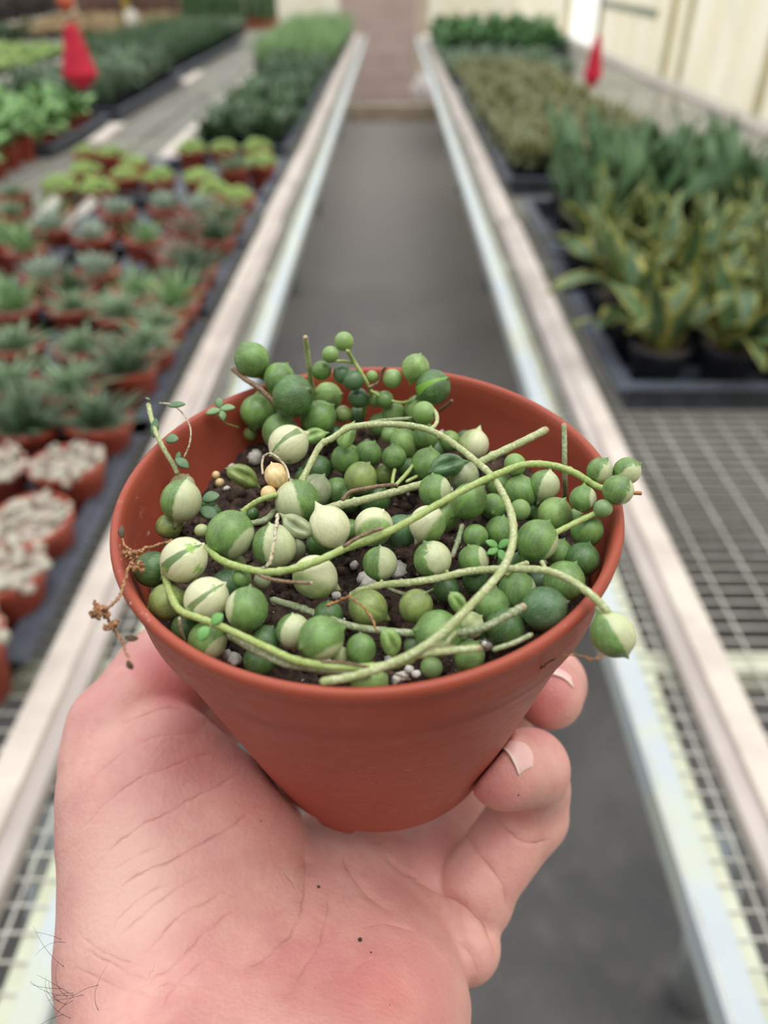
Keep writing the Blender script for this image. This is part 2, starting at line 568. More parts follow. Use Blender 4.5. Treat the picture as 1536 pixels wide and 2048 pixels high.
# (x, y, radius) in the photograph, kind, tip direction (deg, image plane), tip towards the viewer (deg), cream side (deg), height above rim plane (mm), flags
PEAS = [
 (504,720,35,'G',120,20,300,8,''),(559,757,31,'G',60,10,200,4,''),(586,792,42,'D',15,35,0,5,'s'),(498,811,33,'G',265,0,0,-3,''),(637,836,36,'G',40,10,0,-3,''),
 (560,864,37,'G',80,20,0,-5,''),(577,889,40,'C',215,25,0,1,''),(655,794,29,'L',10,20,0,-4,''),(626,872,25,'L',200,10,0,-3,'f'),(501,867,14,'O',200,0,0,-9,''),
 (486,951,33,'O',150,20,0,-7,'f'),(635,938,29,'D',0,5,0,-8,''),(692,872,28,'L',250,20,0,2,'f'),(690,918,28,'G',90,20,0,-5,''),(594,1002,43,'H',100,30,320,-2,'g'),
 (630,982,34,'W',60,10,0,-6,''),(362,1002,42,'H',75,5,5,-2,'e'),(325,967,27,'N',60,20,30,-9,''),(553,951,25,'P',110,10,0,2,''),(537,987,16,'P',260,10,0,0,''),
 (674,982,27,'G',150,20,0,-9,''),(688,683,19,'L',80,10,0,14,''),(661,709,17,'L',190,10,0,12,''),(643,741,20,'G',200,10,0,7,''),(684,748,19,'B',100,0,0,6,''),
 (707,760,22,'B',190,20,0,5,''),(717,796,20,'B',265,40,0,-1,''),(785,757,19,'L',300,20,0,5,''),(744,753,12,'L',80,20,0,5,''),(770,799,18,'G',310,30,0,0,''),
 (750,798,16,'L',250,10,0,-2,''),(831,736,28,'L',70,30,0,8,''),(866,775,35,'Y',30,35,0,5,'g'),(788,826,23,'L',60,10,0,-5,''),(838,818,28,'L',60,10,0,-3,''),
 (848,826,23,'L',200,20,0,3,'f'),(686,828,17,'O',340,0,0,-4,'f'),(851,873,26,'G',90,10,0,-5,''),(809,886,29,'L',120,10,0,-7,''),(788,915,24,'G',95,5,0,-4,''),
 (736,908,27,'G',60,20,0,-6,''),(696,916,28,'G',110,20,0,-7,''),(721,957,34,'O',60,20,0,-3,''),(855,930,34,'G',80,10,0,-5,''),(947,890,31,'T',250,10,0,-6,''),
 (899,882,21,'L',90,10,0,-7,''),(893,930,36,'B',197,15,0,1,'f'),(928,952,30,'W',60,10,0,-3,''),(870,982,34,'R',100,25,340,-1,''),(938,1002,37,'G',45,10,40,0,'g'),
 (986,1013,27,'G',250,60,0,-4,''),(1030,929,22,'L',30,10,0,0,'f'),(1041,985,34,'G',90,10,0,-5,''),(1088,971,31,'H',70,5,10,-3,''),(1109,1029,35,'L',60,20,0,-5,''),
 (1040,1020,22,'L',80,10,0,-4,''),(1199,941,26,'S',60,15,0,5,'o'),(1254,942,27,'S',30,15,250,5,'o'),(1236,980,30,'S',60,40,0,6,'o'),(1166,997,26,'R',260,20,270,3,'o'),
 (1206,1017,19,'R',200,10,300,3,'o'),(747,1054,40,'Q',60,30,70,-2,''),(1174,1060,33,'G',80,10,0,-3,''),(999,970,27,'G',70,10,0,-6,''),
 (460,1069,49,'R',55,10,310,0,'e'),(549,1092,44,'H',100,20,5,-2,''),(368,1120,47,'K',38,12,0,0,'e'),(659,1054,43,'Q',300,10,80,0,'b'),(594,1054,34,'W',330,10,0,1,'f'),
 (293,1142,37,'D',180,20,0,-5,''),(320,1210,36,'O',200,20,0,-6,''),(413,1198,45,'C',40,8,0,-2,'e'),(494,1218,44,'R',80,12,150,-1,'e'),(630,1154,45,'T',150,20,80,-3,''),
 (484,1157,19,'G',100,30,0,-2,''),(525,1160,18,'W',80,10,0,-5,''),(452,1169,29,'B',60,10,0,-7,''),(415,1281,38,'R',60,20,330,-7,''),(369,1255,27,'D',60,10,0,-9,''),
 (530,1281,31,'D',60,10,0,-7,''),(586,1262,35,'H',90,20,320,-4,''),(642,1276,46,'R',200,35,300,0,''),(679,1311,19,'T',90,10,0,-5,''),(722,1298,31,'G',92,15,0,-3,'e'),
 (657,1230,29,'D',90,20,0,-8,''),(520,1320,33,'D',60,10,0,-9,''),(403,1061,14,'T',0,0,0,-5,''),(338,1052,26,'O',200,0,0,-8,''),(855,1048,37,'Q',60,15,80,-1,'b'),
 (865,1119,37,'S',115,15,100,-1,''),(760,1127,34,'H',90,20,10,-3,''),(951,1073,25,'G',280,50,0,-4,''),(947,1121,32,'R',110,20,20,-4,''),(1000,1064,32,'G',80,20,0,-6,''),
 (1074,1081,42,'R',60,10,20,0,''),(1118,1104,26,'G',70,10,0,-6,''),(1182,1123,34,'D',70,10,0,-6,''),(1128,1163,41,'G',60,10,300,-4,''),(1088,1217,45,'B',20,20,0,-3,''),
 (1034,1183,40,'R',80,10,30,-6,''),(984,1212,36,'G',80,10,0,-6,''),(1010,1256,40,'D',60,10,0,-7,''),(876,1267,46,'R',170,10,320,-4,''),(940,1250,27,'T',40,10,0,-5,''),
 (915,1204,25,'L',120,20,0,0,'f'),(832,1212,35,'O',60,30,0,-5,''),(736,1216,39,'O',150,10,0,-6,''),(938,1312,32,'G',60,10,0,-6,''),(863,1335,22,'R',60,10,90,-7,''),
 (782,1283,31,'L',105,20,0,-1,'f'),(738,1362,38,'L',150,0,0,-7,''),(1226,1269,46,'H',300,15,15,-2,'o'),
 (951,1160,26,'D',60,10,0,-9,''),(893,1178,26,'D',60,10,0,-10,''),(885,1033,32,'L',60,10,0,-7,''),(802,1062,33,'B',60,10,0,-6,''),(1080,1160,22,'B',60,10,0,-9,''),
 (612,958,24,'D',60,10,0,-10,''),(505,1028,14,'D',60,10,0,-7,''),(750,1000,32,'D',60,10,0,-9,''),(700,1000,26,'D',60,10,0,-10,''),(590,1100,22,'W',60,10,0,-9,''),
 (930,880,20,'B',200,10,0,-9,''),(868,900,22,'D',60,10,0,-9,''),(820,940,24,'D',60,10,0,-10,''),(770,950,22,'O',60,10,0,-10,''),(700,1060,22,'G',60,10,0,-8,''),(640,1090,28,'D',60,10,0,-9,''),
 (980,1270,26,'D',60,10,0,-10,''),(690,1340,20,'G',60,10,0,-9,''),(830,1290,24,'D',60,10,0,-9,''),(1090,1035,26,'D',60,10,0,-9,''),(1060,1020,22,'D',0,0,0,-9,''),(1150,1035,18,'L',0,0,0,-6,''),
 (820,850,20,'D',60,10,0,-9,''),(760,850,24,'G',60,10,0,-8,''),(715,830,18,'D',60,10,0,-8,''),(668,868,20,'D',60,10,0,-9,''),(560,830,24,'D',60,10,0,-6,''),(780,870,18,'L',60,10,0,-8,''),
 (1020,1130,26,'D',60,10,0,-9,''),(470,1130,22,'T',200,10,0,-8,''),(415,1010,16,'D',60,0,0,-9,''),(430,1025,14,'D',0,0,0,-9,''),(440,965,9,'P',0,0,0,-9,''),(432,950,8,'P',80,0,0,-9,''),
]
order = sorted(range(len(PEAS)), key=lambda i: -PEAS[i][2])
big = set(order[:100])
rest = MB(); rest_parts = {}
for i, (px, py, r, kind, tipa, elev, ca, h, fl) in enumerate(PEAS):
    h = h / 1000
    p = unpl(px, py, h)
    rm = r * p[2] / F
    if 'o' not in fl:                                    # keep it inside the pot wall
        for it in range(4):
            rr, hh = pot_rh(p); ex = rr + rm * .93 - (rin(min(hh, 0)) if hh < .004 else 9)
            if hh - rm * .55 < SOIL_H: p = p + PN * (SOIL_H - hh + rm * .55)
            if ex > 0:
                q = p - PC; q = q - PN * (q @ PN)
                p = p - unit(q) * ex
        rm = r * p[2] / F
    t = np.array([math.cos(math.radians(elev)) * math.cos(math.radians(tipa)), -math.cos(math.radians(elev)) * math.sin(math.radians(tipa)), -math.sin(math.radians(elev))])
    if kind in 'CKP' or 'f' in fl or 'g' in fl:          # slit turned to the viewer
        y = np.array([.12 * math.sin(i), -.25, -1.0]); y = unit(y - t * (y @ t)); x = np.cross(y, t)
    else:
        x = np.array([math.cos(math.radians(ca)), -math.sin(math.radians(ca)), -.25 + .2 * math.sin(i * 2.1)])
        if kind in 'GDLOBW': x = np.array([math.cos(i * 2.4), math.sin(i * 2.4), .5 * math.sin(i * 1.3)])
        x = unit(x - t * (x @ t)); y = np.cross(t, x)
    folded = 'f' in fl
    sc = rm * np.array([1, 1, 1.0])
    if 'e' in fl: sc = rm * np.array([.97, .97, 1.03])
    elif not folded: sc = rm * np.array([1, 1, 1.0]) * np.array([1 + .04 * math.sin(i), 1 - .03 * math.cos(i * 3), 1.02])
    else: sc = rm * np.array([1.05, 1.05, 1.0])
    R = M3 @ np.stack([x, y, t], 1)
    if np.linalg.det(R) < 0:
        R[:, 0] *= -1
    if i in big:
        o = link('bead_leaf', pea_data(kind, folded), plant)
        mat4 = Matrix.Identity(4)
        A = R * sc
        w = c2w(p) - PL
        for a in range(3):
            for bb in range(3): mat4[a][bb] = A[a][bb]
            mat4[a][3] = w[a]
        o.matrix_basis = mat4
        if kind in PEA_LABEL: o['label'] = PEA_LABEL[kind]
        elif folded: o['label'] = 'folded, shrivelled bead leaf'
    else:
        v, f = sphere_grid(20, 14)
        rest_parts.setdefault(kind, []).append((v @ (R * sc).T + c2w(p) - PL, f))
mats = []
for kind, L in rest_parts.items():
    mats.append(PM[kind])
    for v, f in L:
        rest.add(v, f, len(mats) - 1)
o = rest.build('small_bead_leaves', mats, plant)
o['kind'] = 'stuff'

# ------------------------------------------------------------------ stems
def stem(pts, wpx, h, mat=M_STEM, name='stem', cut=(0, 0), per=8, label=None, knots=0, parent=None, wob=0.0):
    # pts: (x, y[, height mm]) in the photograph
    P = []
    for q in pts:
        hh = (q[2] if len(q) > 2 else h) / 1000
        P.append(unpl(q[0], q[1], hh))
    P = np.array(P)
    rad = np.mean(P[:, 2]) * wpx * .82 / 2 / F
    Q = smooth_path(P, per)
    n = len(Q)
    r = np.full(n, rad) * (1 + .05 * np.sin(np.arange(n) * 1.7))
    if wob: Q = Q + rng.normal(0, wob * rad, Q.shape); r = r * (1 + rng.normal(0, .18, n))
    for k in range(knots):
        c0 = rng.integers(2, n - 2)
        r[c0] *= 1.22
    if not cut[0]: r[0] *= .55
    if not cut[1]: r[-1] *= .55
    b = MB()
    b.tube(c2w(Q) - PL, r, 12)
    nb = knots
    for k in range(nb):                                   # little leaf scars
        c0 = rng.integers(1, n - 1)
        d = unit(rng.normal(size=3))
        b.ell(c2w(Q[c0]) - PL + d * r[c0] * .75, np.eye(3) * rad * .34, 8, 5, 1)
    for e, c0 in ((0, 0), (1, n - 1)):
        if cut[e]:
            b.ell(c2w(Q[c0]) - PL, np.eye(3) * r[c0] * 1.06, 10, 6, 1)
    o = b.build(name, [mat, M_CUT], parent or plant)
    if label: o['label'] = label
    return o

stem([(556,1008,-3),(590,985,-1),(612,945,1),(640,892,4),(665,876,5),(700,855,6),(750,849,6),(800,849,6),(845,856,6),(880,870,6),(915,893,6),(950,921,7),(980,948,7),(1003,982,7),(1020,1020,7),(1027,1060,7),(1022,1100,7),(1004,1140,6),(975,1175,6),(940,1212,6),(900,1252,5),(860,1285,4),(815,1312,3),(765,1334,2),(700,1354,1),(640,1364,0)], 18, 5, M_STEM, cut=(0, 0), knots=9, label='long looping pale green stem')
stem([(1090,861,2),(1040,886,1),(985,912,0),(940,935,-2),(900,952,-4),(860,964,-4),(810,978,-3),(760,992,-3),(710,1004,-3),(665,1014,-4),(630,1028,-5)], 20, 0, M_STEM, cut=(1, 0), knots=4, label='straight stem with a cut end')
stem([(1256,985,5),(1225,982,4),(1190,971,4),(1150,946,6),(1105,931,7),(1050,929,8),(1000,946,8),(935,976,8),(870,1012,7),(800,1052,6),(745,1077,5),(690,1097,4),(640,1120,4),(590,1137,3),(540,1144,2),(490,1137,1),(440,1119,0),(408,1092,-2)], 18, 5, M_STEM2, knots=4, label='long yellow-green stem crossing the pot')
stem([(700,1192,-8),(725,1180,-6),(765,1170,-4),(820,1165,-2),(880,1156,-1),(930,1144,0),(980,1139,1),(1040,1138,2),(1095,1142,3),(1140,1160,3),(1180,1188,3),(1208,1215,2),(1226,1240,0)], 19, 0, M_STEM, knots=4, label='stem arching over the rim to a hanging bead')
stem([(1045,1214,1),(1010,1234,0),(970,1254,-1),(930,1264,-2),(880,1268,-4),(820,1266,-6),(770,1262,-6),(710,1254,-6),(660,1238,-7),(600,1216,-8),(540,1198,-8)], 19, 0, M_STEM3, cut=(1, 0), knots=5)
stem([(326,1130,-3),(332,1160,-3),(345,1198,-2),(362,1222,-2),(400,1237,-1),(440,1252,-1),(490,1275,-1),(540,1298,-1),(590,1320,-1),(650,1331,0),(720,1335,0),(780,1330,1),(830,1316,1)], 19, 0, M_STEM2, knots=4, label='stem curving along the front rim')
stem([(456,1268,-4),(490,1290,-4),(530,1310,-3),(575,1329,-3),(640,1338,-3),(700,1345,-3),(745,1345,-3)], 18, 0, M_STEM3, knots=4)
stem([(590,1326,-5),(630,1340,-5),(680,1352,-5)], 14, 0, M_STEM3)
stem([(770,1333,1),(800,1318,2),(850,1307,2),(900,1301,2),(957,1297,2)], 19, 0, M_STEM, cut=(0, 1), knots=2, label='short stem with a cut end by the front rim')
stem([(880,1300,1),(893,1284,3),(912,1262,4)], 12, 0, M_STEM)
stem([(555,1028,3),(551,1062,4),(545,1100,4),(537,1128,3),(522,1140,2)], 8, 0, M_PALEDRY, 'dry_stem', wob=.25, cut=(1, 0), label='pale dry twisted stem')
stem([(516,1149,4),(540,1158,4),(580,1164,4),(622,1166,4)], 9, 0, M_TWIG, 'dry_stem', cut=(0, 1))
stem([(686,1094,6),(715,1076,7),(740,1064,7),(763,1057,7)], 10, 0, M_TWIG, 'dry_stem', cut=(0, 1))
stem([(684,1001,1),(700,984,2),(725,978,2),(755,973,2),(785,970,1),(795,974,0)], 10, 0, M_TWIG, 'dry_stem')
stem([(611,676,16),(614,700,12),(618,735,7),(624,775,0),(630,815,-8)], 13, 0, M_STEM, cut=(1, 0), label='upright stub of stem', knots=1)
stem([(1128,851,6),(1129,885,3),(1129,920,0),(1130,960,-5),(1131,1000,-12)], 13, 0, M_STEM3, cut=(1, 0), label='upright grey-green stub of stem')
stem([(694,700,14),(706,720,10),(722,745,7),(735,768,4),(742,790,0),(720,835,-8)], 10, 0, M_STEM2)
stem([(672,722,11),(690,722,10),(706,726,9)], 7, 0, M_STEM2)
stem([(736,775,4),(755,765,4),(765,742,7),(772,734,9)], 7, 0, M_TWIG, 'dry_stem')
stem([(740,780,3),(765,795,1),(800,805,0),(830,800,0)], 7, 0, M_STEM2)
stem([(466,738,5),(490,758,5),(520,778,4),(550,808,1),(580,842,-2),(610,870,-5)], 13, 0, M_TWIG, 'stem', cut=(1, 0))
stem([(297,810,5),(303,836,4),(314,870,3),(330,902,1),(347,930,-2),(356,950,-4)], 12, 0, M_STEM, cut=(1, 0), label='thin stem leaning on the left rim')
stem([(318,806,5),(345,810,5),(368,830,4),(381,858,3),(379,888,1),(368,915,-1)], 4, 0, M_PALEDRY, 'tendril', label='hair-thin pale tendril')
stem([(555,988,1),(520,1000,0),(500,1012,-1),(483,1025,-2)], 14, 0, M_STEM2)
stem([(500,1048,-4),(530,1040,-4),(560,1020,-5),(610,1022,-6)], 16, 0, M_STEM3, cut=(1, 0), knots=2)
stem([(1075,1083,2),(1110,1066,1),(1150,1046,1),(1192,1026,2),(1206,1018,3)], 15, 0, M_STEM2)
stem([(925,1048,-3),(918,1075,-4),(905,1112,-6)], 13, 0, M_STEM3, cut=(0, 1), knots=2)
stem([(1058,1125,-1),(1030,1135,-2),(1010,1150,-2)], 14, 0, M_STEM)
stem([(985,1300,-1),(1025,1287,-1),(1065,1268,-1)], 13, 0, M_STEM3)
stem([(1083,1122,1),(1088,1132,1),(1092,1142,2)], 11, 0, M_STEM)
stem([(893,1140,0),(896,1152,-1)], 9, 0, M_STEM2)
stem([(763,1160,-4),(764,1172,-4)], 9, 0, M_STEM2)
stem([(790,938,-5),(786,955,-4),(784,975,-4)], 9, 0, M_STEM2)
stem([(840,912,-5),(815,945,-4),(790,972,-4)], 10, 0, M_STEM2)
stem([(835,952,-5),(812,964,-4)], 9, 0, M_STEM2)
stem([(696,856,6),(760,842,3),(830,836,1)], 9, 0, M_STEM3)
stem([(858,862,6),(873,846,5),(872,826,4),(858,812,4)], 10, 0, M_STEM)
stem([(905,800,0),(892,812,-2),(878,822,-4)], 9, 0, M_TWIG, 'dry_stem')
stem([(760,1168,-7),(800,1186,-9),(840,1190,-11),(870,1178,-12)], 10, 0, M_STEM3)
stem([(880,1078,-6),(850,1062,-6),(810,1050,-8)], 12, 0, M_STEM3)
stem([(700,1195,0),(720,1208,0),(740,1232,-1),(754,1262,-2)], 6, 0, M_DRY, 'dry_stem', wob=.3)
stem([(700,1192,0),(672,1204,-2),(650,1212,-3)], 8, 0, M_DRY, 'dry_stem', wob=.3)
stem([(640,1322,1),(690,1326,1),(740,1334,1),(790,1348,0),(822,1360,-2)], 6, 0, M_TWIG, 'dry_stem')
stem([(359,1235,-2),(362,1260,-5),(372,1283,-9)], 8, 0, M_PALEDRY, 'dry_stem')
stem([(527,912,4),(540,907,5),(556,916,5),(572,935,4),(580,962,3)], 6, 0, M_PALEDRY, 'tendril')
stem([(527,912,4),(524,930,3),(526,950,2)], 6, 0, M_PALEDRY, 'tendril')
stem([(1242,986,5),(1262,986,5),(1275,986,5),(1284,987,5)], 10, 0, M_DRY, 'dry_stem', label='dried brown bud')

# dried strand hanging over the left rim
b = MB()
def cp(px, py, h): return c2w(unpl(px, py, h / 1000)) - PL
def strand(b, pts, wpx, mi=0, wob=.35):
    P = np.array([unpl(q[0], q[1], q[2] / 1000) for q in pts]); rad = wpx * .8 / 2 * P[:, 2].mean() / F
    Q = smooth_path(P, 9); Q = Q + rng.normal(0, wob * rad, Q.shape)
    r = rad * (1 + rng.normal(0, .18, len(Q))); r[-1] *= .3
    b.tube(c2w(Q) - PL, r, 8, mi)
strand(b, [(345,1082,-3),(315,1090,-1),(280,1102,1),(266,1118,2),(255,1145,2),(248,1170,2),(240,1192,2),(222,1210,2),(207,1224,2),(193,1240,2)], 8)
strand(b, [(208,1222,2),(216,1236,1),(226,1255,1),(238,1272,1),(247,1285,1)], 7)
strand(b, [(285,1104,1),(262,1100,2),(250,1092,2),(245,1076,2)], 6)
strand(b, [(246,1282,1),(250,1300,1),(257,1316,1)], 6)
def curls(cx, cy, h, n, spread):
    for k in range(n):
        x, y = cx + rng.normal(0, spread), cy + rng.normal(0, spread * .7)
        q = [(x, y, h)]
        a = rng.uniform(0, 6.28)
        for s_ in range(4):
            a += rng.normal(.9, .5)
            x += 3.4 * math.cos(a); y += 3.4 * math.sin(a)
            q.append((x, y, h + rng.normal(0, .4)))
        strand(b, q, 6, 0, .3)
curls(258,1106,3,9,6); curls(276,1134,3,8,7); curls(196,1232,3,9,7); curls(204,1212,3,7,5); curls(228,1250,2,9,6); curls(216,1226,2,5,4)
for (px, py, a, L) in [(245,1076,100,26), (250,1274,-10,26), (256,1320,-70,22)]:
    p = unpl(px, py, .002); d = M3 @ np.array([math.cos(math.radians(a)), -math.sin(math.radians(a)), 0])
    b.blade(c2w(p) - PL, d, -FW, L * p[2] / F, 7 * p[2] / F, .6, .25, 6, 1, 'oval', .5)
o = b.build('dried_strand', [M_DRY, simple('dried_leaf', rgb(78, 66, 50), rgb(104, 82, 62), 400)], plant)
o['label'] = 'curled brown dried strand hanging over the left rim'
b = MB()
strand(b, [(1058,1356,-14),(1075,1342,-11),(1095,1326,-8),(1112,1317,-6)], 4, 0, .5)
strand(b, [(1110,1318,-6),(1130,1311,-4),(1150,1310,-3),(1172,1314,-2),(1188,1318,-1),(1210,1314,0)], 3, 1, .5)
strand(b, [(1172,1314,-2),(1182,1320,-2),(1198,1312,-1),(1206,1308,-1)], 4, 1, .5)
strand(b, [(1146,1311,-3),(1150,1306,-3),(1147,1302,-3)], 2, 1, .2)
strand(b, [(1196,1318,-3),(1202,1312,-3),(1200,1306,-3)], 2, 1, .2)
b.build('dry_root', [M_DARKROOT, M_DRY], plant)['label'] = 'hair-thin dry root hanging from the front right of the rim'

# tiny seedlings with round leaves
def sprout(stemq, leaves, mat=M_SEEDLEAF, w=3):
    b = MB()
    if len(stemq) > 1:
        strand(b, stemq, w, 1, .05)
    for (px, py, h, a, L, ww) in leaves:
        p = unpl(px, py, h / 1000); s_ = p[2] / F
        d = M3 @ np.array([math.cos(math.radians(a)), -math.sin(math.radians(a)), -.25])
        b.blade(c2w(p) - PL, d, M3 @ np.array([.05, -.45, -.9]), L * s_, ww * s_, .35, .14, 7, 0, 'oval', .12)
    return b.build('seedling', [mat, M_STEM2], plant)
sprout([(478,855,-6),(462,850,-4),(450,845,-2),(444,835,0),(441,822,1)], [(441,818,1,10,30,9), (441,820,1,190,30,9), (440,816,1,95,20,9), (443,822,1,285,20,8)], simple('seedling_grey_green', rgb(118, 150, 102), rgb(140, 166, 120), 300))
sprout([(424,1250,2),(417,1258,2),(410,1262,2)], [(424,1248,3,45,30,13), (416,1254,3,235,32,14)])
sprout([(990,1118,-4),(994,1105,-2),(997,1095,-1)], [(996,1094,-1,150,28,9), (998,1096,-1,45,26,9), (996,1098,-1,200,24,9), (998,1100,-1,300,26,10)])
sprout([(0,0,0)], [(312,838,5,265,38,9), (332,880,4,10,26,12), (338,812,6,10,34,8), (352,918,0,330,32,11), (300,800,6,150,10,3), (355,925,-1,80,22,6), (405,1000,-5,20,36,14), (400,1018,-6,340,40,16)], simple('small_stem_leaves', rgb(88, 118, 84), rgb(110, 138, 100), 300))
# ------------------------------------------------------------------ the hand: one continuous body, grown from blended tapered limbs
H_ = .0012
X0, X1, Y0, Y1, D0, D1 = -.105, .072, -.004, .345, .050, .300
gx, gy, gd = np.arange(X0, X1, H_), np.arange(Y0, Y1, H_), np.arange(D0, D1, H_)

def sd_rc(P, a, bb, r1, r2):                 # tapered capsule
    ab = bb - a; L2 = ab @ ab
    t = np.clip(((P - a) @ ab) / L2, 0, 1)
    q = P - a - t[..., None] * ab
    return np.sqrt(np.einsum('...i,...i', q, q)) - (r1 + (r2 - r1) * t)
def smin(a, b, k):
    h = np.clip(.5 + .5 * (b - a) / k, 0, 1)
    return b + (a - b) * h - k * h * (1 - h)
def seg(q):                                   # ((x,y,d,r),(x,y,d,r)) with pixel radii
    (x1, y1, d1, r1), (x2, y2, d2, r2) = q
    return cpt(x1, y1, d1), cpt(x2, y2, d2), r1 * d1 / F, r2 * d2 / F

PALM = [ # chain of blended masses, (segment, blend)
    (((291, 1596, .202, 163), (329, 1850, .190, 203)), .006),      # ball of the thumb
    (((325, 1516, .203, 106), (440, 1660, .203, 140)), .008),
    (((205, 1505, .203, 80), (260, 1620, .200, 130)), .006),
    (((310, 1440, .224, 78), (430, 1425, .244, 78)), .003),
    (((458, 1690, .202, 140), (430, 1850, .195, 152)), .010),
    (((338, 2005, .182, 188), (310, 2330, .150, 190)), .012),      # heel of the hand and wrist
    (((715, 2020, .190, 218), (660, 2330, .152, 215)), .014),
    (((520, 2000, .189, 190), (480, 2330, .152, 215)), .014),
    (((640, 1850, .210, 142), (610, 1990, .196, 185)), .012),      # hollow of the palm
    (((740, 1775, .224, 110), (700, 1880, .209, 140)), .014),
    (((640, 1725, .228, 95), (660, 1800, .216, 110)), .012),
    (((800, 1890, .213, 112), (770, 1990, .200, 158)), .008),      # heel on the little-finger side
    (((800, 1855, .219, 76), (928, 1892, .211, 73)), .0028),
    (((800, 1765, .228, 56), (962, 1815, .2155, 56)), .0022),
]
FOREARM = [(((310, 2330, .150, 190), (-150, 6600, .086, 500)), .012), (((660, 2330, .152, 215), (250, 6600, .088, 520)), .014), (((480, 2330, .152, 215), (50, 6600, .086, 540)), .014)]
THUMB = [((230, 1454, .207, 94), (332, 1360, .224, 93)), ((332, 1360, .224, 93), (420, 1262, .242, 86)), ((420, 1262, .242, 86), (462, 1218, .249, 80))]
MIDDLE = [((740, 1770, .226, 74), (830, 1610, .252, 68)), ((830, 1610, .252, 68), (900, 1480, .262, 62)), ((900, 1480, .262, 62), (935, 1360, .255, 58))]
RING = [((850, 1775, .224, 88), (893, 1650, .246, 68)), ((893, 1650, .246, 68), (960, 1490, .270, 60)), ((960, 1490, .270, 60), (1060, 1345, .262, 64)),
        ((1060, 1345, .262, 64), (1096, 1368, .238, 70)), ((1096, 1368, .238, 70), (1098, 1390, .222, 68))]
LITTLE = [((955, 1768, .216, 76), (1058, 1628, .222, 74)), ((1058, 1628, .222, 74), (1064, 1575, .219, 71)), ((1064, 1575, .219, 71), (1060, 1536, .208, 74)), ((1060, 1536, .208, 74), (1008, 1542, .196, 76))]

def field(P):
    d = None
    for q, k in PALM + FOREARM:
        s = sd_rc(P, *seg(q))
        d = s if d is None else smin(d, s, k)
    def chain(L, k):
        e = None
        for q in L:
            s = sd_rc(P, *seg(q)); e = s if e is None else smin(e, s, k)
        return e
    th = chain(THUMB, .008)
    d = smin(d, th, .0026)
    rg = chain(RING, .004); md = chain(MIDDLE, .004); lt = chain(LITTLE, .0028)
    fingers = smin(smin(md, rg, .0012), lt, .0011)
    d = smin(d, fingers, .0042)
    # web between the thumb and the palm behind the pot
    # flesh gives way to the pot
    q = P - PC; h = q @ PN
    rad = np.sqrt(np.maximum(0, np.einsum('...i,...i', q, q) - h * h))
    ro = np.where(h > -.017, .0540, BOT_R + (h - BOT_H) * (.0518 - BOT_R) / (-.017 - BOT_H)) + .0003
    pd = np.maximum((rad - ro) * .978, (BOT_H - .0027) - h)
    pd = np.maximum(pd, h - .002)
    k = .0022
    return -smin(-d, pd, k)

G = np.empty((len(gx), len(gy), len(gd)), np.float32)
yy, dd = np.meshgrid(gy, gd, indexing='ij')
for i, x in enumerate(gx):
    G[i] = field(np.stack([np.full_like(yy, x), yy, dd], -1))

def surface_nets(G, origin, h):
    s = G < 0
    nx, ny, nz = G.shape
    c = np.zeros((nx - 1, ny - 1, nz - 1), np.int8)
    for i in (0, 1):
        for j in (0, 1):
            for k in (0, 1):
                c += s[i:nx - 1 + i, j:ny - 1 + j, k:nz - 1 + k]
    act = (c > 0) & (c < 8)
    idx = -np.ones(act.shape, np.int64)
    I = np.argwhere(act)
    idx[tuple(I.T)] = np.arange(len(I))
    acc = np.zeros((len(I), 3)); cnt = np.zeros(len(I))
    cor = [(i, j, k) for i in (0, 1) for j in (0, 1) for k in (0, 1)]
    for a in range(8):
        for b in range(a + 1, 8):
            A, B = np.array(cor[a]), np.array(cor[b])
            if np.abs(A - B).sum() != 1: continue
            ga = G[tuple((I + A).T)]; gb = G[tuple((I + B).T)]
            m = (ga < 0) != (gb < 0)
            t = np.where(m, ga / np.where(m, ga - gb, 1), 0)
            acc += np.where(m[:, None], A + t[:, None] * (B - A), 0); cnt += m
    V = (I + acc / cnt[:, None]) * h + origin
    faces = []
    for ax in range(3):
        sl0 = [slice(None)] * 3; sl1 = [slice(None)] * 3
        sl0[ax] = slice(0, -1); sl1[ax] = slice(1, None)
        cross = s[tuple(sl0)] != s[tuple(sl1)]
        E = np.argwhere(cross)
        u, w = (ax + 1) % 3, (ax + 2) % 3
        ok = (E[:, u] > 0) & (E[:, w] > 0) & (E[:, u] < G.shape[u] - 1) & (E[:, w] < G.shape[w] - 1)
        E = E[ok]
        def cell(du, dw):
            Q = E.copy(); Q[:, u] -= du; Q[:, w] -= dw
            return idx[tuple(Q.T)]
        q = np.stack([cell(1, 1), cell(0, 1), cell(0, 0), cell(1, 0)], 1)
        ins = s[tuple(E.T)]
        q[~ins] = q[~ins][:, ::-1]
        q = q[(q >= 0).all(1)]
        faces.append(q)
    return V, np.vstack(faces)

V, Q = surface_nets(G, np.array([X0, Y0, D0]), H_)
del G
# keep the largest connected body
lab = np.arange(len(V))
while True:
    new = lab.copy()
    mn = lab[Q].min(1)
    for k in range(4): np.minimum.at(new, Q[:, k], mn)
    new = new[new]
    if (new == lab).all(): break
    lab = new
keep_id = np.bincount(lab).argmax()
km = lab == keep_id
remap = np.cumsum(km) - 1
Q = remap[Q[km[Q].all(1)]]; V = V[km]

def project(V, it=3):
    e = 2e-4
    for _ in range(it):
        f0 = field(V)
        g = np.stack([field(V + np.eye(3)[a] * e) - field(V - np.eye(3)[a] * e) for a in range(3)], -1) / (2 * e)
        V = V - np.clip(f0, -.001, .001)[:, None] * g / np.maximum(.3, np.einsum('...i,...i', g, g))[:, None]
    return V, g / np.maximum(1e-6, np.linalg.norm(g, axis=1))[:, None]
V, N = project(V)
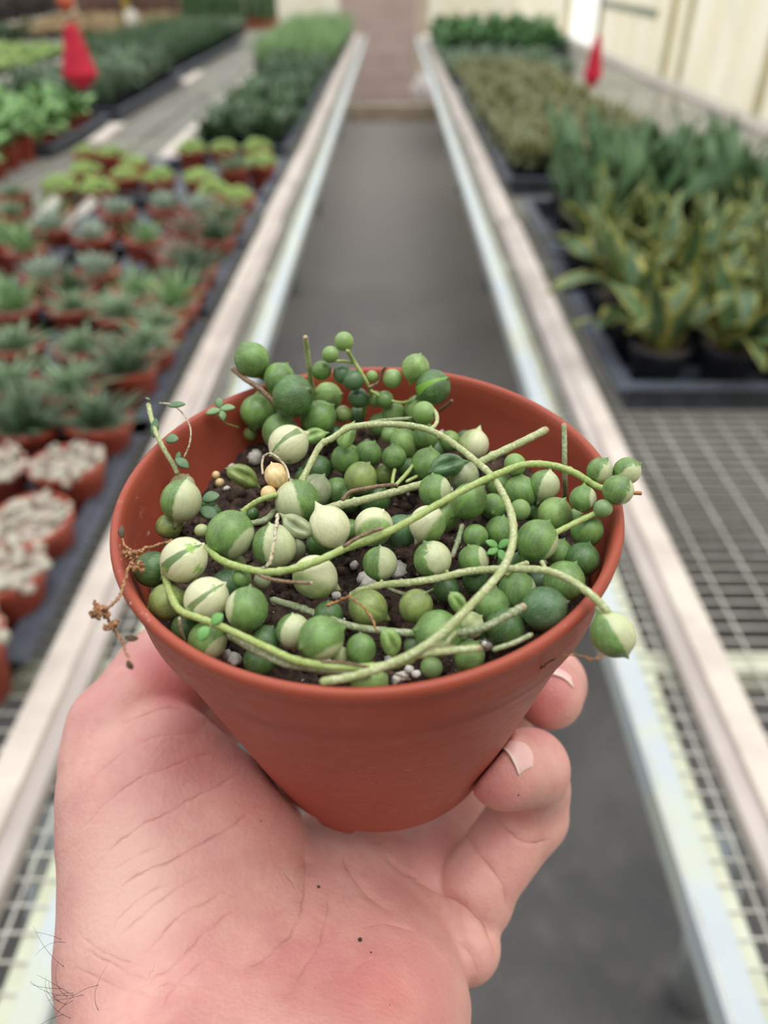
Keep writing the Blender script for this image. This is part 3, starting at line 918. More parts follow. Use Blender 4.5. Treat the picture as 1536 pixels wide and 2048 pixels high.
# one linear subdivision, projected again, for the fine lines
Ed = np.sort(np.vstack([Q[:, [0, 1]], Q[:, [1, 2]], Q[:, [2, 3]], Q[:, [3, 0]]]), 1)
key = Ed[:, 0] * len(V) + Ed[:, 1]
uk, inv = np.unique(key, return_inverse=True)
em = (V[uk // len(V)] + V[uk % len(V)]) / 2
fm = V[Q].mean(1)
nV, nE, nF = len(V), len(uk), len(Q)
e4 = inv.reshape(4, nF) + nV
fc = np.arange(nF) + nV + nE
Q2 = np.vstack([np.stack([Q[:, k], e4[k], fc, e4[(k + 3) % 4]], 1) for k in range(4)])
V = np.vstack([V, em, fm])
vis = (V[:, 1] / V[:, 2] * F + 1024) < 2200
V, N = project(V, 2)
Q = Q2
Vw = c2w(V); Nw = N @ M3.T
bvh = BVHTree.FromPolygons([tuple(v) for v in Vw], [tuple(int(i) for i in q) for q in Q])
def hit(px, py):
    d = Vector(ray(px, py)).normalized()
    r = bvh.ray_cast(Vector(CAM), d)
    return (None, None) if r[0] is None else (np.array(r[0]), np.array(r[1]))

# skin creases: (points, width m, depth m, redness)
CREASE = [
 ([(605,1662),(613,1705),(612,1745),(604,1812),(573,1870),(521,1917),(469,1948)], .0018, .0011, .8),
 ([(651,1771),(656,1800),(654,1838),(635,1896),(599,1953),(557,2010)], .0016, .0008, .6),
 ([(526,1604),(490,1635),(443,1667),(375,1708),(312,1740),(260,1771),(219,1818)], .0006, .00030, .7),
 ([(490,1539),(448,1562),(396,1589),(333,1625),(271,1661),(219,1703),(177,1750)], .0006, .00026, .6),
 ([(469,1510),(406,1510),(344,1531),(271,1568),(208,1615),(151,1682)], .0006, .00020, .45),
 ([(427,1469),(365,1469),(292,1484),(219,1531),(167,1583)], .0006, .00016, .4),
 ([(417,1740),(354,1776),(302,1812),(260,1849),(229,1880)], .0006, .00022, .5),
 ([(500,1750),(437,1792),(375,1828),(323,1875),(281,1917)], .0006, .00024, .5),
 ([(521,1781),(458,1828),(406,1870),(354,1922),(302,1964),(250,2000)], .0006, .00022, .5),
 ([(440,1900),(390,1940),(350,1985),(320,2030)], .0006, .0002, .45),
 ([(360,1765),(300,1785),(250,1825),(205,1880)], .0006, .00018, .4),
 ([(330,1690),(280,1710),(225,1745)], .0005, .00014, .3),
 ([(800,1743),(872,1782),(934,1820),(977,1868),(991,1920)], .0018, .0012, 1.0),
 ([(925,1657),(958,1710),(1001,1767),(1015,1820)], .0014, .0008, 1.0),
 ([(987,1625),(1015,1657),(1058,1681),(1108,1676)], .0008, .00045, .9),
 ([(1025,1618),(1087,1618),(1135,1597)], .0007, .00030, .8),
 ([(905,1868),(935,1905),(958,1949)], .0016, .0009, .5),
 ([(680,1690),(700,1745),(735,1795),(790,1830)], .0016, .0008, .7),
 ([(774,1707),(801,1738),(848,1760)], .0016, .0010, .8),
 ([(242,1449),(278,1432),(319,1416),(362,1413),(406,1430)], .0014, .0008, .9),
 ([(720,1855),(780,1850),(840,1870)], .0007, .0002, .4),
 ([(690,1960),(720,1925),(770,1915)], .0007, .00015, .3),
 ([(560,1735),(585,1760),(600,1790)], .0006, .00015, .4),
 ([(150,1890),(230,1935),(330,1960),(430,1975)], .0006, .00016, .3),
 ([(140,1930),(230,1975),(330,2000)], .0006, .00014, .3),
 ([(150,1860),(210,1905),(290,1935)], .0005, .00012, .3),
]
disp = np.zeros(len(V))
CSD = np.full((3, len(V)), .002); CEN = np.zeros((3, len(V)))
from mathutils.kdtree import KDTree
kd = KDTree(len(Vw))
for i, v in enumerate(Vw): kd.insert(v, i)
kd.balance()
for ci, (pts, w, dep, rd) in enumerate(CREASE):
    Pp = smooth_path([(x, y, 0) for x, y in pts], 40)
    H3 = [hit(q[0], q[1]) for q in Pp]
    H3 = [h for h in H3 if h[0] is not None]
    P3 = np.array([h[0] for h in H3]); N3 = np.array([h[1] for h in H3])
    n = len(P3)
    T3 = np.gradient(P3, axis=0); T3 /= np.maximum(1e-9, np.linalg.norm(T3, axis=1))[:, None]
    wig = np.cumsum(rng.normal(0, .00006, n)); wig -= np.linspace(wig[0], wig[-1], n)
    near = {}
    for j in range(n):
        for co, i, dist in kd.find_range(P3[j], .0044):
            if dist < near.get(i, (9, 0))[0]: near[i] = (dist, j)
    g_ = ci % 3
    for i, (dist, j) in near.items():
        fade = min(1, 4.5 * min(j, n - 1 - j) / n + .0) * (.75 + .25 * math.sin(j * .13 + ci))
        sd_ = (Vw[i] - P3[j]) @ np.cross(N3[j], T3[j]) + wig[j]
        e = rd * fade * (1 - min(1, max(0, (dist - .0012) / .0014)))
        if e > CEN[g_, i]:
            CEN[g_, i] = e; CSD[g_, i] = sd_
        disp[i] = min(disp[i], -dep * .8 * fade * math.exp(-(sd_ / w) ** 2 * 1.2) * (dist < .0043))
Vw = Vw + Nw * disp[:, None]

# areas where the skin is naturally redder or paler
tone = np.zeros(len(V))
def blot(px, py, r, a):
    p, nn = hit(px, py)
    if p is None: return
    global tone
    R_ = r * .2 / F
    tone += a * np.exp(-(np.linalg.norm(Vw - p, axis=1) / R_) ** 2)
for q in [(360,1360,90,.9),(330,1330,60,.5),(420,1540,110,.45),(520,1620,70,.5),(350,1460,90,.25),(780,1780,110,.35),(860,1700,80,.55),(1000,1700,80,.4),(1090,1390,70,.9),(980,1540,70,.55),(1030,1600,60,.3),
          (600,1960,140,.35),(880,1980,120,.45),(760,2040,110,.22),(250,1700,110,-.35),(220,1860,110,-.3),(560,1760,60,-.2),(620,1850,60,.2),(330,1830,90,-.15),(870,1870,90,-.2),(760,1975,70,.3),(700,1760,60,-.2),(1075,1590,60,.15)]:
    blot(*q)

me = bpy.data.meshes.new('hand')
me.from_pydata(Vw.tolist(), [], Q.tolist())
me.polygons.foreach_set('use_smooth', np.ones(len(Q), dtype=bool))
for nm, arr in [('tone', tone)] + [('csd%d' % k, CSD[k] * 1000) for k in range(3)] + [('cen%d' % k, CEN[k]) for k in range(3)]:
    a_ = me.attributes.new(nm, 'FLOAT', 'POINT'); a_.data.foreach_set('value', arr.astype(np.float32))
m = NT('skin')
o_ = m.obj()
n1 = m.noise(o_, 55, 4, .6); n2 = m.noise(o_, 260, 4, .6)
c = m.mix(m.ramp(n1, .3, .7), rgb(216, 166, 155), rgb(201, 143, 138))
c = m.mix(m.math('MULTIPLY', m.ramp(n2, .45, .75), .4), c, rgb(208, 138, 132))
tn = m.attr('tone')
c = m.mix(m.math('MULTIPLY', m.ramp(tn, 0, 1.2), .62), c, rgb(204, 104, 104))
c = m.mix(m.ramp(m.math('MULTIPLY', tn, -1.0), 0, .6), c, rgb(218, 176, 164))
line = None
for k in range(3):
    l_ = m.math('MULTIPLY', m.math('SUBTRACT', 1.0, m.ramp(m.math('ABSOLUTE', m.attr('csd%d' % k)), 0.0, .50)), m.attr('cen%d' % k))
    line = l_ if line is None else m.math('MAXIMUM', line, l_)
c = m.mix(m.math('MULTIPLY', line, .42, clamp=True), c, rgb(170, 92, 86))
m.col(c)
vor = m.n('TexVoronoi', {'Vector': m.scaled(o_, (1, 1, 1)), 'Scale': 900.0})
fine = m.noise(o_, 1700, 3, .6)
wr = m.noise(m.scaled(o_, (1, 1, 1)), 420, 5, .65)
hgt = m.math('ADD', m.math('ADD', m.math('MULTIPLY', vor, .8), m.math('MULTIPLY', fine, .5)), m.math('MULTIPLY', wr, 1.1))
m.bump(m.math('SUBTRACT', hgt, m.math('MULTIPLY', line, 2.0)), .00014, .8)
m.rough(.47)
m.b.inputs['Specular IOR Level'].default_value = .4
m.sss(.22, (1, .35, .25), .003)
M_SKIN = m.m
me.materials.append(M_SKIN)
hand = link('hand', me)
tag(hand, 'left hand with palm up, thumb and fingers curled around the terracotta pot', 'hand')

def nail(corner, name='fingernail', bulge=.0005, off=.00035):
    # corner: rows of pixel points from the free edge to the base, laid on the finger and lifted off the skin
    rows = [smooth_path([(x, y, 0) for x, y in r], 5) for r in corner]
    n = min(len(r) for r in rows)
    k = len(rows); U = []; NN = []
    cols = [smooth_path([rows[j][i] for j in range(k)], 5) for i in range(n)]
    ok = True
    for cgrid in cols:
        for q in cgrid:
            p, nn = hit(q[0], q[1])
            if p is None: ok = False; p, nn = U[-1], NN[-1]
            U.append(p); NN.append(nn)
    U = np.array(U); NN = np.array(NN)
    kk = len(cols[0])
    b = MB(); v = []
    for sgn in (1, 0):
        for i in range(n):
            for j in range(kk):
                e = (i in (0, n - 1)) or j == kk - 1
                lift = off * (.55 if e else 1) + (bulge if j == 0 else bulge * .5) * math.sin(PI * i / (n - 1))
                if sgn == 0: lift -= .0006
                v.append(U[i * kk + j] + NN[i * kk + j] * lift)
    f = []
    for i in range(n - 1):
        for j in range(kk - 1):
            a = i * kk + j
            f.append((a, a + 1, a + kk + 1, a + kk)); a += n * kk
            f.append((a + kk, a + kk + 1, a + 1, a))
    T = n * kk
    for i in range(n - 1):
        for j in (0, kk - 1):
            a = i * kk + j; f.append((a, a + kk, a + kk + T, a + T))
    for j in range(kk - 1):
        for i in (0, n - 1):
            a = i * kk + j; f.append((a, a + 1, a + 1 + T, a + T))
    edge = [1.0 if j <= 1 else 0.0 for _ in (0, 1) for i in range(n) for j in range(kk)]
    b.add(v, f, 0, edge)
    return b.build(name, M_NAIL, hand)
m = NT('fingernail')
m.col(m.mix(m.attr('edge'), rgb(236, 190, 186), rgb(240, 214, 202))); m.rough(.28); m.sss(.2, (1, .4, .3), .002)
M_NAIL = m.m
nail([[(982, 1488), (1008, 1500), (1026, 1526), (1037, 1552)], [(1002, 1484), (1026, 1494), (1041, 1516), (1047, 1544)], [(1028, 1482), (1049, 1490), (1063, 1509), (1064, 1535)]])['label'] = 'little fingernail seen end-on'
nail([[(1068, 1352), (1095, 1350), (1125, 1358), (1148, 1378)], [(1074, 1340), (1098, 1336), (1124, 1342), (1142, 1354)]])['label'] = 'ring fingernail edge'

# dark hairs on the wrist
b = MB()
for k in range(16):
    px, py = rng.uniform(118, 150), rng.uniform(1860, 2044)
    if k > 12: px = rng.uniform(150, 210); py = rng.uniform(1950, 2044)
    p = None
    for _ in range(14):
        p, nn = hit(px, py)
        if p is not None: break
        px += 5
    if p is None: continue
    L = rng.uniform(.006, .012)
    d = unit(nn * .5 - RT * .5 - DN * rng.uniform(-.2, .6) + rng.normal(0, .2, 3))
    q = [p]
    c_ = rng.normal(0, .5, 3)
    for s_ in range(5):
        d = unit(d + c_ * .3); q.append(q[-1] + d * L / 5)
    Qh = smooth_path(q, 3)
    b.tube(Qh, np.linspace(.000045, .00002, len(Qh)), 5)
hr = b.build('arm_hair', simple('dark_hair', rgb(40, 32, 28)), hand)
hr['kind'] = 'stuff'
hr['label'] = 'sparse dark hairs at the wrist'
# a mole and specks of soil on the palm
for px, py, r in [(637, 1774, 4), (720, 1880, 5), (742, 1905, 2), (1037, 1590, 2), (522, 1642, 2), (780, 2010, 1)]:
    p, nn = hit(px, py)
    if p is not None:
        b = MB(); b.ell(p, np.eye(3) * r * .17 / F, 8, 5); b.build('soil_speck', M_DARKROOT, hand)
# ------------------------------------------------------------------ the greenhouse
ORD = ['first', 'second', 'third', 'fourth', 'fifth', 'sixth', 'seventh', 'eighth', 'ninth', 'tenth', 'eleventh', 'twelfth', 'thirteenth', 'fourteenth', 'fifteenth',
       'sixteenth', 'seventeenth', 'eighteenth', 'nineteenth', 'twentieth', 'twenty-first', 'twenty-second', 'twenty-third', 'twenty-fourth']
TOP = .75
# floor: dark woven ground cover, dusty mottling, base colour paler with distance
m = NT('ground_cover')
o_ = m.obj()
c = m.mix(m.ramp(m.noise(o_, 2.2, 6, .65), .3, .7), rgb(72, 72, 74), rgb(102, 100, 98))
c = m.mix(m.math('MULTIPLY', m.ramp(m.noise(o_, 9, 4, .7), .52, .72), .35), c, rgb(124, 120, 114))
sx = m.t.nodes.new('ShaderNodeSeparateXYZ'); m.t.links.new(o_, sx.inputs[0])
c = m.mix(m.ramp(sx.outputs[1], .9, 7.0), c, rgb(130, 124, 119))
m.col(c); m.rough(.75); m.bump(m.noise(o_, 300, 2), .0006)
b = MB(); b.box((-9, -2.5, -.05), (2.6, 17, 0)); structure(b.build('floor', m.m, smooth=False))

M_WOOD = simple('whitewashed_wood', rgb(208, 198, 188), rgb(192, 180, 171), 14, .7, .0006, 60)
M_WOODG = simple('greyer_wood', rgb(192, 182, 177), rgb(172, 162, 157), 6, .75, .0006, 60)  # greyer tone for the lower side strip of each rail
m = NT('galvanised_pipe'); o_ = m.obj()
c = m.mix(m.ramp(m.noise(o_, 7, 4), .35, .65), rgb(180, 189, 195), rgb(190, 197, 196))
c = m.mix(m.math('MULTIPLY', m.ramp(m.noise(o_, 3.5, 5, .7), .52, .62), .6), c, rgb(188, 194, 172))
m.col(c); m.rough(.5); M_PIPE = m.m
m = NT('bench_angle_iron'); o_ = m.obj()
c = m.mix(m.ramp(m.noise(o_, 5, 4), .35, .6), rgb(200, 203, 182), rgb(180, 184, 156))
m.col(c); m.rough(.6); M_ANGLE = m.m
M_WIRE = simple('galvanised_wire', rgb(206, 205, 198), rgb(184, 182, 172), 30, .5)

def bench(label, xa, xw, xb, xwb, y0, y1, legs, beams, pipe_b=True, yb0=None, wb=.06):
    """wire bench: xa/xb its long edges, xw/xwb the boards lying on it"""
    t = empty('plant_bench', ((xa + xb) / 2, y0, 0)); L0 = np.array(t.location)
    tag(t, label, 'bench')
    sgn = 1 if xb > xa else -1
    b = MB()
    w = .0010
    nx = int(abs(xb - xa) / .054)
    for i in range(nx + 1):
        x = xa + (xb - xa) * i / nx
        b.box((x - w, y0, TOP - .0028), (x + w, y1, TOP), 0)
    lo, hi = min(xa, xb), max(xa, xb)
    y = y0
    while y < y1:
        b.box((lo, y - w, TOP - .0056), (hi, y + w, TOP - .0028), 0)
        y += .0245 if y < 5 else .035
    o = b.build('wire_mesh', M_WIRE, t, False); o.data.transform(Matrix.Translation(-Vector(L0)))
    for nm, x, wd, hh in (('wooden_rail', xw, .056, .026), ('wooden_rail', xwb, wb, .026)):
        if x is None: continue
        ys = [y0, 2.55, 4.9, 7.3, y1]
        if x == xwb and yb0: ys = list(np.linspace(yb0, y1, 5))
        x_ = x
        for k in range(4):
            b = MB(); x = x_
            dx = (.004, -.006, .005, -.004)[k]
            if x == xwb and yb0: x = -.958 - .024 * (ys[k] - 3.3)
            pts = [(x + dx, ys[k] + .003, TOP + hh + .001), (x - dx * .6 - (.012 if x == xwb or yb0 and x != xw else 0), (ys[k] + ys[k + 1]) / 2, TOP + hh), (x + dx * .5, ys[k + 1] - .003, TOP + hh + .001)]
            b.sweep_box(smooth_path(pts, 6), wd * .62, hh, 0)
            b.sweep_box(smooth_path(np.array(pts) + [-sgn * wd * .5, 0, -.008], 6), wd * .38, hh - .008, 1)
            o = b.build(nm, [M_WOOD, M_WOODG], t, False); o.data.transform(Matrix.Translation(-Vector(L0)))
    for x, mm in ((xa, M_PIPE), (xb, M_PIPE)):
        if x == xb and not pipe_b: continue
        s_ = 1 if x == min(xa, xb) else -1
        b = MB()
        b.sweep_box([(x + s_ * .011, y0, TOP - .002), (x + s_ * .010, (y0 + y1) / 2, TOP), (x + s_ * .011, y1, TOP - .002)], .031, .036, 0)
        o = b.build('edge_pipe', mm, t, False); o.data.transform(Matrix.Translation(-Vector(L0)))
        b = MB()
        b.box((x + s_ * .027 - (0 if s_ > 0 else .015), y0, TOP - .0095), (x + s_ * .027 + (.015 if s_ > 0 else 0), y1, TOP - .006), 0)
        o = b.build('angle_iron', M_ANGLE, t, False); o.data.transform(Matrix.Translation(-Vector(L0)))
    for y in beams:
        b = MB(); b.box((lo, y - .019, TOP - .040), (hi, y + .019, TOP - .0095))
        o = b.build('cross_beam', M_ANGLE, t, False); o.data.transform(Matrix.Translation(-Vector(L0)))
    for q in legs:
        x, y, r = q[:3]; xt, yt = q[3:] if len(q) > 3 else (x, y)
        b = MB(); b.tube([(x, y, .0), (xt, yt, TOP - .036)], r, 14)
        o = b.build('leg', M_PIPE, t); o.data.transform(Matrix.Translation(-Vector(L0)))
    return t
BE = 10.2
ys_ = [.67, 2.1, 4.0, 5.6, 7.4, 9.2]
bench('left wire bench beside the aisle with whitewashed rails, carrying terracotta pots', -.282, -.387, -1.17, -1.035, -.4, BE,
      [(-.62, .64, .026, -.345, .46)] + [(-.5, y, .022) for y in (2.2, 4.0, 5.58, 8.4)] + [(-.95, y, .02) for y in (.55, 4.0, 5.58, 8.4)], [.65, 2.1, 4.0, 5.6, 7.4, 9.2], False, 3.36, .085)
bench('right wire bench beside the aisle with a white rail, carrying snake plants', .282, .387, 2.0, 1.86, -.4, BE,
      [(.52, .59, .026, .345, .44)] + [(.52, y, .022) for y in (2.2, 4.1, 6.2, 8.4)] + [(1.7, y, .022) for y in (.6, 2.2, 4.1, 6.2, 8.4)], [.67, 2.2, 4.1, 6.2, 8.4])
bench('second wire bench on the left, beyond the narrow gap, crowded with leafy trays', -2.53, -2.43, -1.21, None, 1.8, 12.3,
      [(x, y, .02) for x in (-1.5, -2.4) for y in (2.2, 5, 8, 11)], [2.4, 4, 6, 8, 10], False)
bench('third wire bench far left, with lime green and tan trays on it', -2.66, -2.74, -4.75, -4.6, 5.2, 13.2,
      [(x, y, .02) for x in (-2.8, -4.6) for y in (5.5, 8, 12)], [6, 8, 10, 12])
bench('farthest left wire bench under dark burgundy plants', -5.0, -5.07, -6.9, -6.8, 8.0, 15.2,
      [(x, y, .02) for x in (-5.1, -6.7) for y in (8.5, 11, 14)], [9, 11, 13])

# right wall: milky yellowed panels with a bright open gap; end wall
m = NT('translucent_panel'); o_ = m.obj()
base = m.mix(m.ramp(m.noise(m.scaled(o_, (1, 2.2, .35)), 2.0, 4, .6), .35, .65), rgb(248, 246, 238), rgb(243, 238, 222))
base = m.mix(m.ramp(m.noise(o_, 4.5, 4), .5, .7), base, rgb(240, 238, 228))
tr = m.n('BsdfTranslucent', {'Color': base})
di = m.n('BsdfDiffuse', {'Color': base})
mx = m.n('MixShader', {0: .22, 1: tr, 2: di})
m.t.links.new(mx, m.out.inputs[0]); M_PANEL = m.m
WX = 2.14
def wz(px, py): return on_x(px, py, WX)
ya, yb = wz(1197, 60)[1], wz(1137, 60)[1]
M_FRAME = simple('yellowed_frame', rgb(206, 198, 160), rgb(190, 180, 140), 8, .6)
M_FRAMEG = simple('grey_green_frame', rgb(150, 156, 138), rgb(166, 168, 150), 8, .6)
for nm, y0, y1 in (('wall_right', -2.5, ya), ('wall_right_far', yb, 15.6)):
    b = MB(); b.box((WX, y0, 0), (WX + .012, y1, 3.2)); structure(b.build(nm, M_PANEL, smooth=False))
b = MB(); b.box((WX, ya, 0), (WX + .012, yb, .55)); structure(b.build('wall_right_base', M_PANEL, smooth=False))
n_ = 0
for px, py, wd, mm in ((1328, 150, .07, M_FRAME), (1362, 150, .05, M_FRAME), (1199, 60, .05, M_FRAMEG), (1133, 60, .05, M_FRAME), (1536, 150, .05, M_FRAME)):
    y = wz(px, py)[1]; n_ += 1
    b = MB(); b.box((WX - .035, y - wd / 2, 0), (WX, y + wd / 2, 3.2)); structure(b.build('trim_%d' % n_, mm, smooth=False))
y0, y1 = wz(1318, 20)[1], wz(1205, 10)[1]
z = (wz(1318, 24)[2] + wz(1210, 10)[2]) / 2
b = MB(); b.box((WX - .03, y0, z - .03), (WX, y1, z + .03)); structure(b.build('trim_6', M_FRAMEG, smooth=False))
b = MB(); b.box((WX - .04, -2.5, .02), (WX, 15.6, .10)); structure(b.build('baseboard_right', M_FRAMEG, smooth=False))
b = MB(); b.box((2.7, -8, -.3), (40, 60, -.1)); structure(b.build('ground_outside', simple('pale_concrete', rgb(226, 222, 212), rgb(214, 208, 196), 1, .9), smooth=False))
b = MB(); b.box((-9, 15.6, 0), (2.15, 15.63, 3.4)); structure(b.build('wall_end', M_PANEL, smooth=False))
b = MB(); b.box((-9.03, -2.5, 0), (-9, 15.6, 3.4)); structure(b.build('wall_left', M_PANEL, smooth=False))

b = MB(); b.box((-9, -1.75, 0), (2.15, -1.7, 3.2)); structure(b.build('wall_fill_blocker', simple('grey_boards', rgb(150, 146, 138), rgb(136, 130, 122), 3, .8), smooth=False))  # unseen wall behind the camera, added to block low front fill light

# end of the aisle: threshold board and a pinkish plank door
M_THR = simple('threshold_timber', rgb(186, 172, 152), rgb(164, 148, 128), 6, .8)
p = on_z(780, 243, 0)
b = MB(); b.box((-.52, p[1], 0), (.62, p[1] + .16, .16)); b.box((-.52, p[1] + .16, 0), (.62, p[1] + .30, .10))
tag(b.build('threshold_board', M_THR, smooth=False), 'beige timber threshold board across the far end of the aisle', 'board')
m = NT('pink_planks'); o_ = m.obj()
c = m.mix(m.ramp(m.noise(m.scaled(o_, (1, 1, 5)), 3.0, 4), .3, .7), rgb(178, 154, 146), rgb(192, 172, 164))
m.col(c); m.rough(.8)
DY = 10.95
t = empty('door_1', (-.15, DY, 0)); t['kind'] = 'structure'
for k in range(9):
    b = MB(); b.box((-.62 + .15, -.02, .01 + k * .222), (.30 + .15, .02, .228 + k * .222)); b.build('plank', m.m, t, False)
b = MB(); b.box((.31 + .15, -.05, 0), (.44 + .15, .05, 2.3)); b.build('door_jamb', simple('beige_jamb', rgb(200, 184, 160), rgb(190, 170, 148), 5, .8), t, False)
# white bag beside it
b = MB()
v, f = sphere_grid(20, 14)
v = v * (1 + .10 * np.sin(v[:, [0]] * 7 + v[:, [2]] * 5) + .06 * np.sin(v[:, [1]] * 11)) * np.array([.17, .13, .21])
v[:, 2] = np.maximum(v[:, 2], -.17) + .17
q = on_z(842, 208, 0)
b.add(v, f); b.tube([(0, 0, .36), (.01, 0, .42), (.03, .01, .46)], [.05, .03, .05], 10)
o = b.build('white_bag', simple('bag_plastic', rgb(222, 214, 212), rgb(206, 196, 194), 9, .5), loc=(q[0] + .03, 10.25, 0))
tag(o, 'white plastic bag slumped on the ground beside the pinkish end door', 'bag')

# ------------------------------------------------------------------ trays, pots and plants
M_TRAY = simple('black_tray_plastic', rgb(64, 69, 79), rgb(78, 84, 95), 30, .5)
M_BLACK = simple('black_pot_plastic', rgb(34, 36, 42), rgb(44, 46, 54), 30, .5)
M_GRIT = simple('pale_grit', rgb(196, 180, 168), rgb(140, 120, 106), 260, .9)
M_MIX = simple('brown_compost', rgb(70, 54, 44), rgb(96, 78, 64), 260, .9)

def leaf_mat(name, a, b_, edge=None, scale=60, rough=.5, band=None, e0=.5, e1=.9):
    m = NT(name); o_ = m.obj()
    c = m.mix(m.ramp(m.noise(o_, scale, 3), .3, .7), a, b_)
    if band is not None:
        c = m.mix(m.math('MULTIPLY', m.ramp(m.noise(m.scaled(o_, (1, 1, 6)), 28, 2), .5, .62), .55), c, band)
    if edge is not None:
        c = m.mix(m.ramp(m.attr('edge'), e0, e1), c, edge)
    m.col(c); m.rough(rough)
    return m.m
L_HAW = leaf_mat('leaf_dark_haworthia', rgb(60, 82, 56), rgb(80, 102, 72))
L_HAW2 = leaf_mat('leaf_grey_green', rgb(94, 118, 84), rgb(114, 138, 102))
L_ALOE = leaf_mat('leaf_aloe', rgb(112, 146, 96), rgb(134, 164, 110))
L_BLUE = leaf_mat('leaf_blue_grey', rgb(128, 146, 128), rgb(150, 164, 146))
L_RED = leaf_mat('leaf_reddish', rgb(124, 112, 96), rgb(140, 116, 104))
L_LIME = leaf_mat('leaf_lime', rgb(132, 162, 82), rgb(156, 180, 100))
L_PEB = leaf_mat('leaf_pebble', rgb(158, 154, 138), rgb(190, 184, 170), scale=240)
L_PEB2 = leaf_mat('leaf_pebble_pink', rgb(176, 152, 148), rgb(160, 158, 138), scale=240)
L_DK = leaf_mat('leaf_deep_green', rgb(54, 82, 48), rgb(76, 104, 66), rough=.4)
L_MID = leaf_mat('leaf_mid_green', rgb(92, 134, 68), rgb(118, 158, 88))
L_GRASS = leaf_mat('leaf_grass_green', rgb(112, 148, 92), rgb(132, 164, 108))
L_GREY = leaf_mat('leaf_dusty_green', rgb(88, 112, 84), rgb(110, 130, 102))
L_SN = leaf_mat('leaf_snake', rgb(58, 88, 56), rgb(76, 106, 64), rgb(176, 172, 86), 24, .42, rgb(108, 134, 84), .42, .85)
L_SN2 = leaf_mat('leaf_snake_green', rgb(74, 104, 66), rgb(96, 126, 82), None, 24, .42, rgb(104, 140, 100))
L_VAR = leaf_mat('leaf_yellow_edged', rgb(56, 76, 52), rgb(80, 96, 64), rgb(204, 194, 128), 40, .5, None, .45, .8)
L_BUR = leaf_mat('leaf_burgundy', rgb(84, 56, 56), rgb(70, 72, 62))
L_TAN = leaf_mat('leaf_tan', rgb(178, 152, 108), rgb(150, 128, 92))

def pot_prof(R, H):
    return [(.0001, 0), (R * .68, 0), (R * .7, .003), (R * .9, H * .78), (R * .96, H * .8), (R, H * .97), (R, H), (R * .94, H), (R * .93, H * .9), (R * .88, H * .72), (.0001, H * .7)]

def dirv(az, el):
    return np.array([math.cos(az) * math.cos(el), math.sin(az) * math.cos(el), math.sin(el)])

def foliage(kind, R, seed):
    r = np.random.default_rng(seed); b = MB()
    if kind in ('haw', 'haw2', 'aloe', 'blue', 'red'):
        N, L, w, e0, e1, curl = {'haw': (34, .098, .0085, .35, 1.4, -.2), 'haw2': (26, .078, .0095, .3, 1.4, .1), 'aloe': (26, .085, .0085, .35, 1.45, -.2), 'blue': (24, .062, .010, .3, 1.35, -.5), 'red': (26, .06, .009, .3, 1.4, .1)}[kind]
        for k in range(N):
            az = k * 2.4 + r.normal(0, .15); u = (k + .5) / N
            el = e0 + (e1 - e0) * u + r.normal(0, .08)
            d = dirv(az, el)
            b.blade(np.array([math.cos(az), math.sin(az), 0]) * .012 * (1 - u), d, ZZ - d * (d @ ZZ) + 1e-6, L * (.75 + .35 * r.uniform()) * (1.1 - .3 * u), w, curl, .35, 5, 0, 'spike' if kind != 'blue' else 'lance', .3)
    elif kind == 'lime':
        for k in range(120):
            a, q = r.uniform(0, 6.28), math.sqrt(r.uniform()) * R * 1.0
            s_ = .0055 + .004 * r.uniform()
            b.ell((q * math.cos(a), q * math.sin(a), .014 + .030 * (1 - (q / R) ** 2) + r.normal(0, .004)), np.diag([s_, s_, s_ * .7]), 6, 4)
    elif kind == 'peb':
        for k in range(95):
            a, q = r.uniform(0, 6.28), math.sqrt(r.uniform()) * R * .82
            s_ = .0035 + .005 * r.uniform()
            b.ell((q * math.cos(a), q * math.sin(a), .002 + r.uniform(0, .010)), np.diag([s_, s_ * r.uniform(.6, 1), s_ * r.uniform(.6, 1.1)]), 7, 5, int(r.uniform() < .4))
    elif kind == 'leafy':
        for k in range(26):
            az = r.uniform(0, 6.28); el = r.uniform(.2, 1.4); d = dirv(az, el)
            b.blade(np.array([r.normal(0, .02), r.normal(0, .02), r.uniform(0, .06)]), d, ZZ - d * (d @ ZZ), r.uniform(.06, .12), r.uniform(.016, .026), r.uniform(.5, 1.3), .06, 5, 0, 'oval', .2)
    elif kind == 'grass':
        for k in range(40):
            az = r.uniform(0, 6.28); el = r.uniform(.8, 1.5); d = dirv(az, el)
            b.blade(np.array([r.normal(0, .02), r.normal(0, .02), 0]), d, ZZ - d * (d @ ZZ), r.uniform(.12, .2), .005, r.uniform(.1, .9), .1, 4, 0, 'spike', .2)
    elif kind == 'tuft':
        for k in range(34):
            az = r.uniform(0, 6.28); el = r.uniform(.5, 1.5); d = dirv(az, el)
            b.blade(np.array([r.normal(0, .018), r.normal(0, .018), r.uniform(0, .04)]), d, ZZ - d * (d @ ZZ), r.uniform(.07, .13), r.uniform(.010, .016), r.uniform(.2, 1.0), .08, 4, 0, 'lance', .25)
    elif kind == 'low':
        for k in range(40):
            az = r.uniform(0, 6.28); d = dirv(az, r.uniform(.1, 1.1))
            b.blade(np.array([r.normal(0, .025), r.normal(0, .025), .01]), d, ZZ - d * (d @ ZZ), r.uniform(.03, .06), .011, .5, .08, 3, 0, 'oval', .2)
    elif kind == 'cactus':
        for k in range(5):
            x, y = r.normal(0, .018, 2); hh = r.uniform(.2, .34)
            b.tube(smooth_path([(x, y, 0), (x * 1.2, y * 1.2, hh * .6), (x * 1.3, y * 1.3, hh)], 4), .013, 8)
    return b

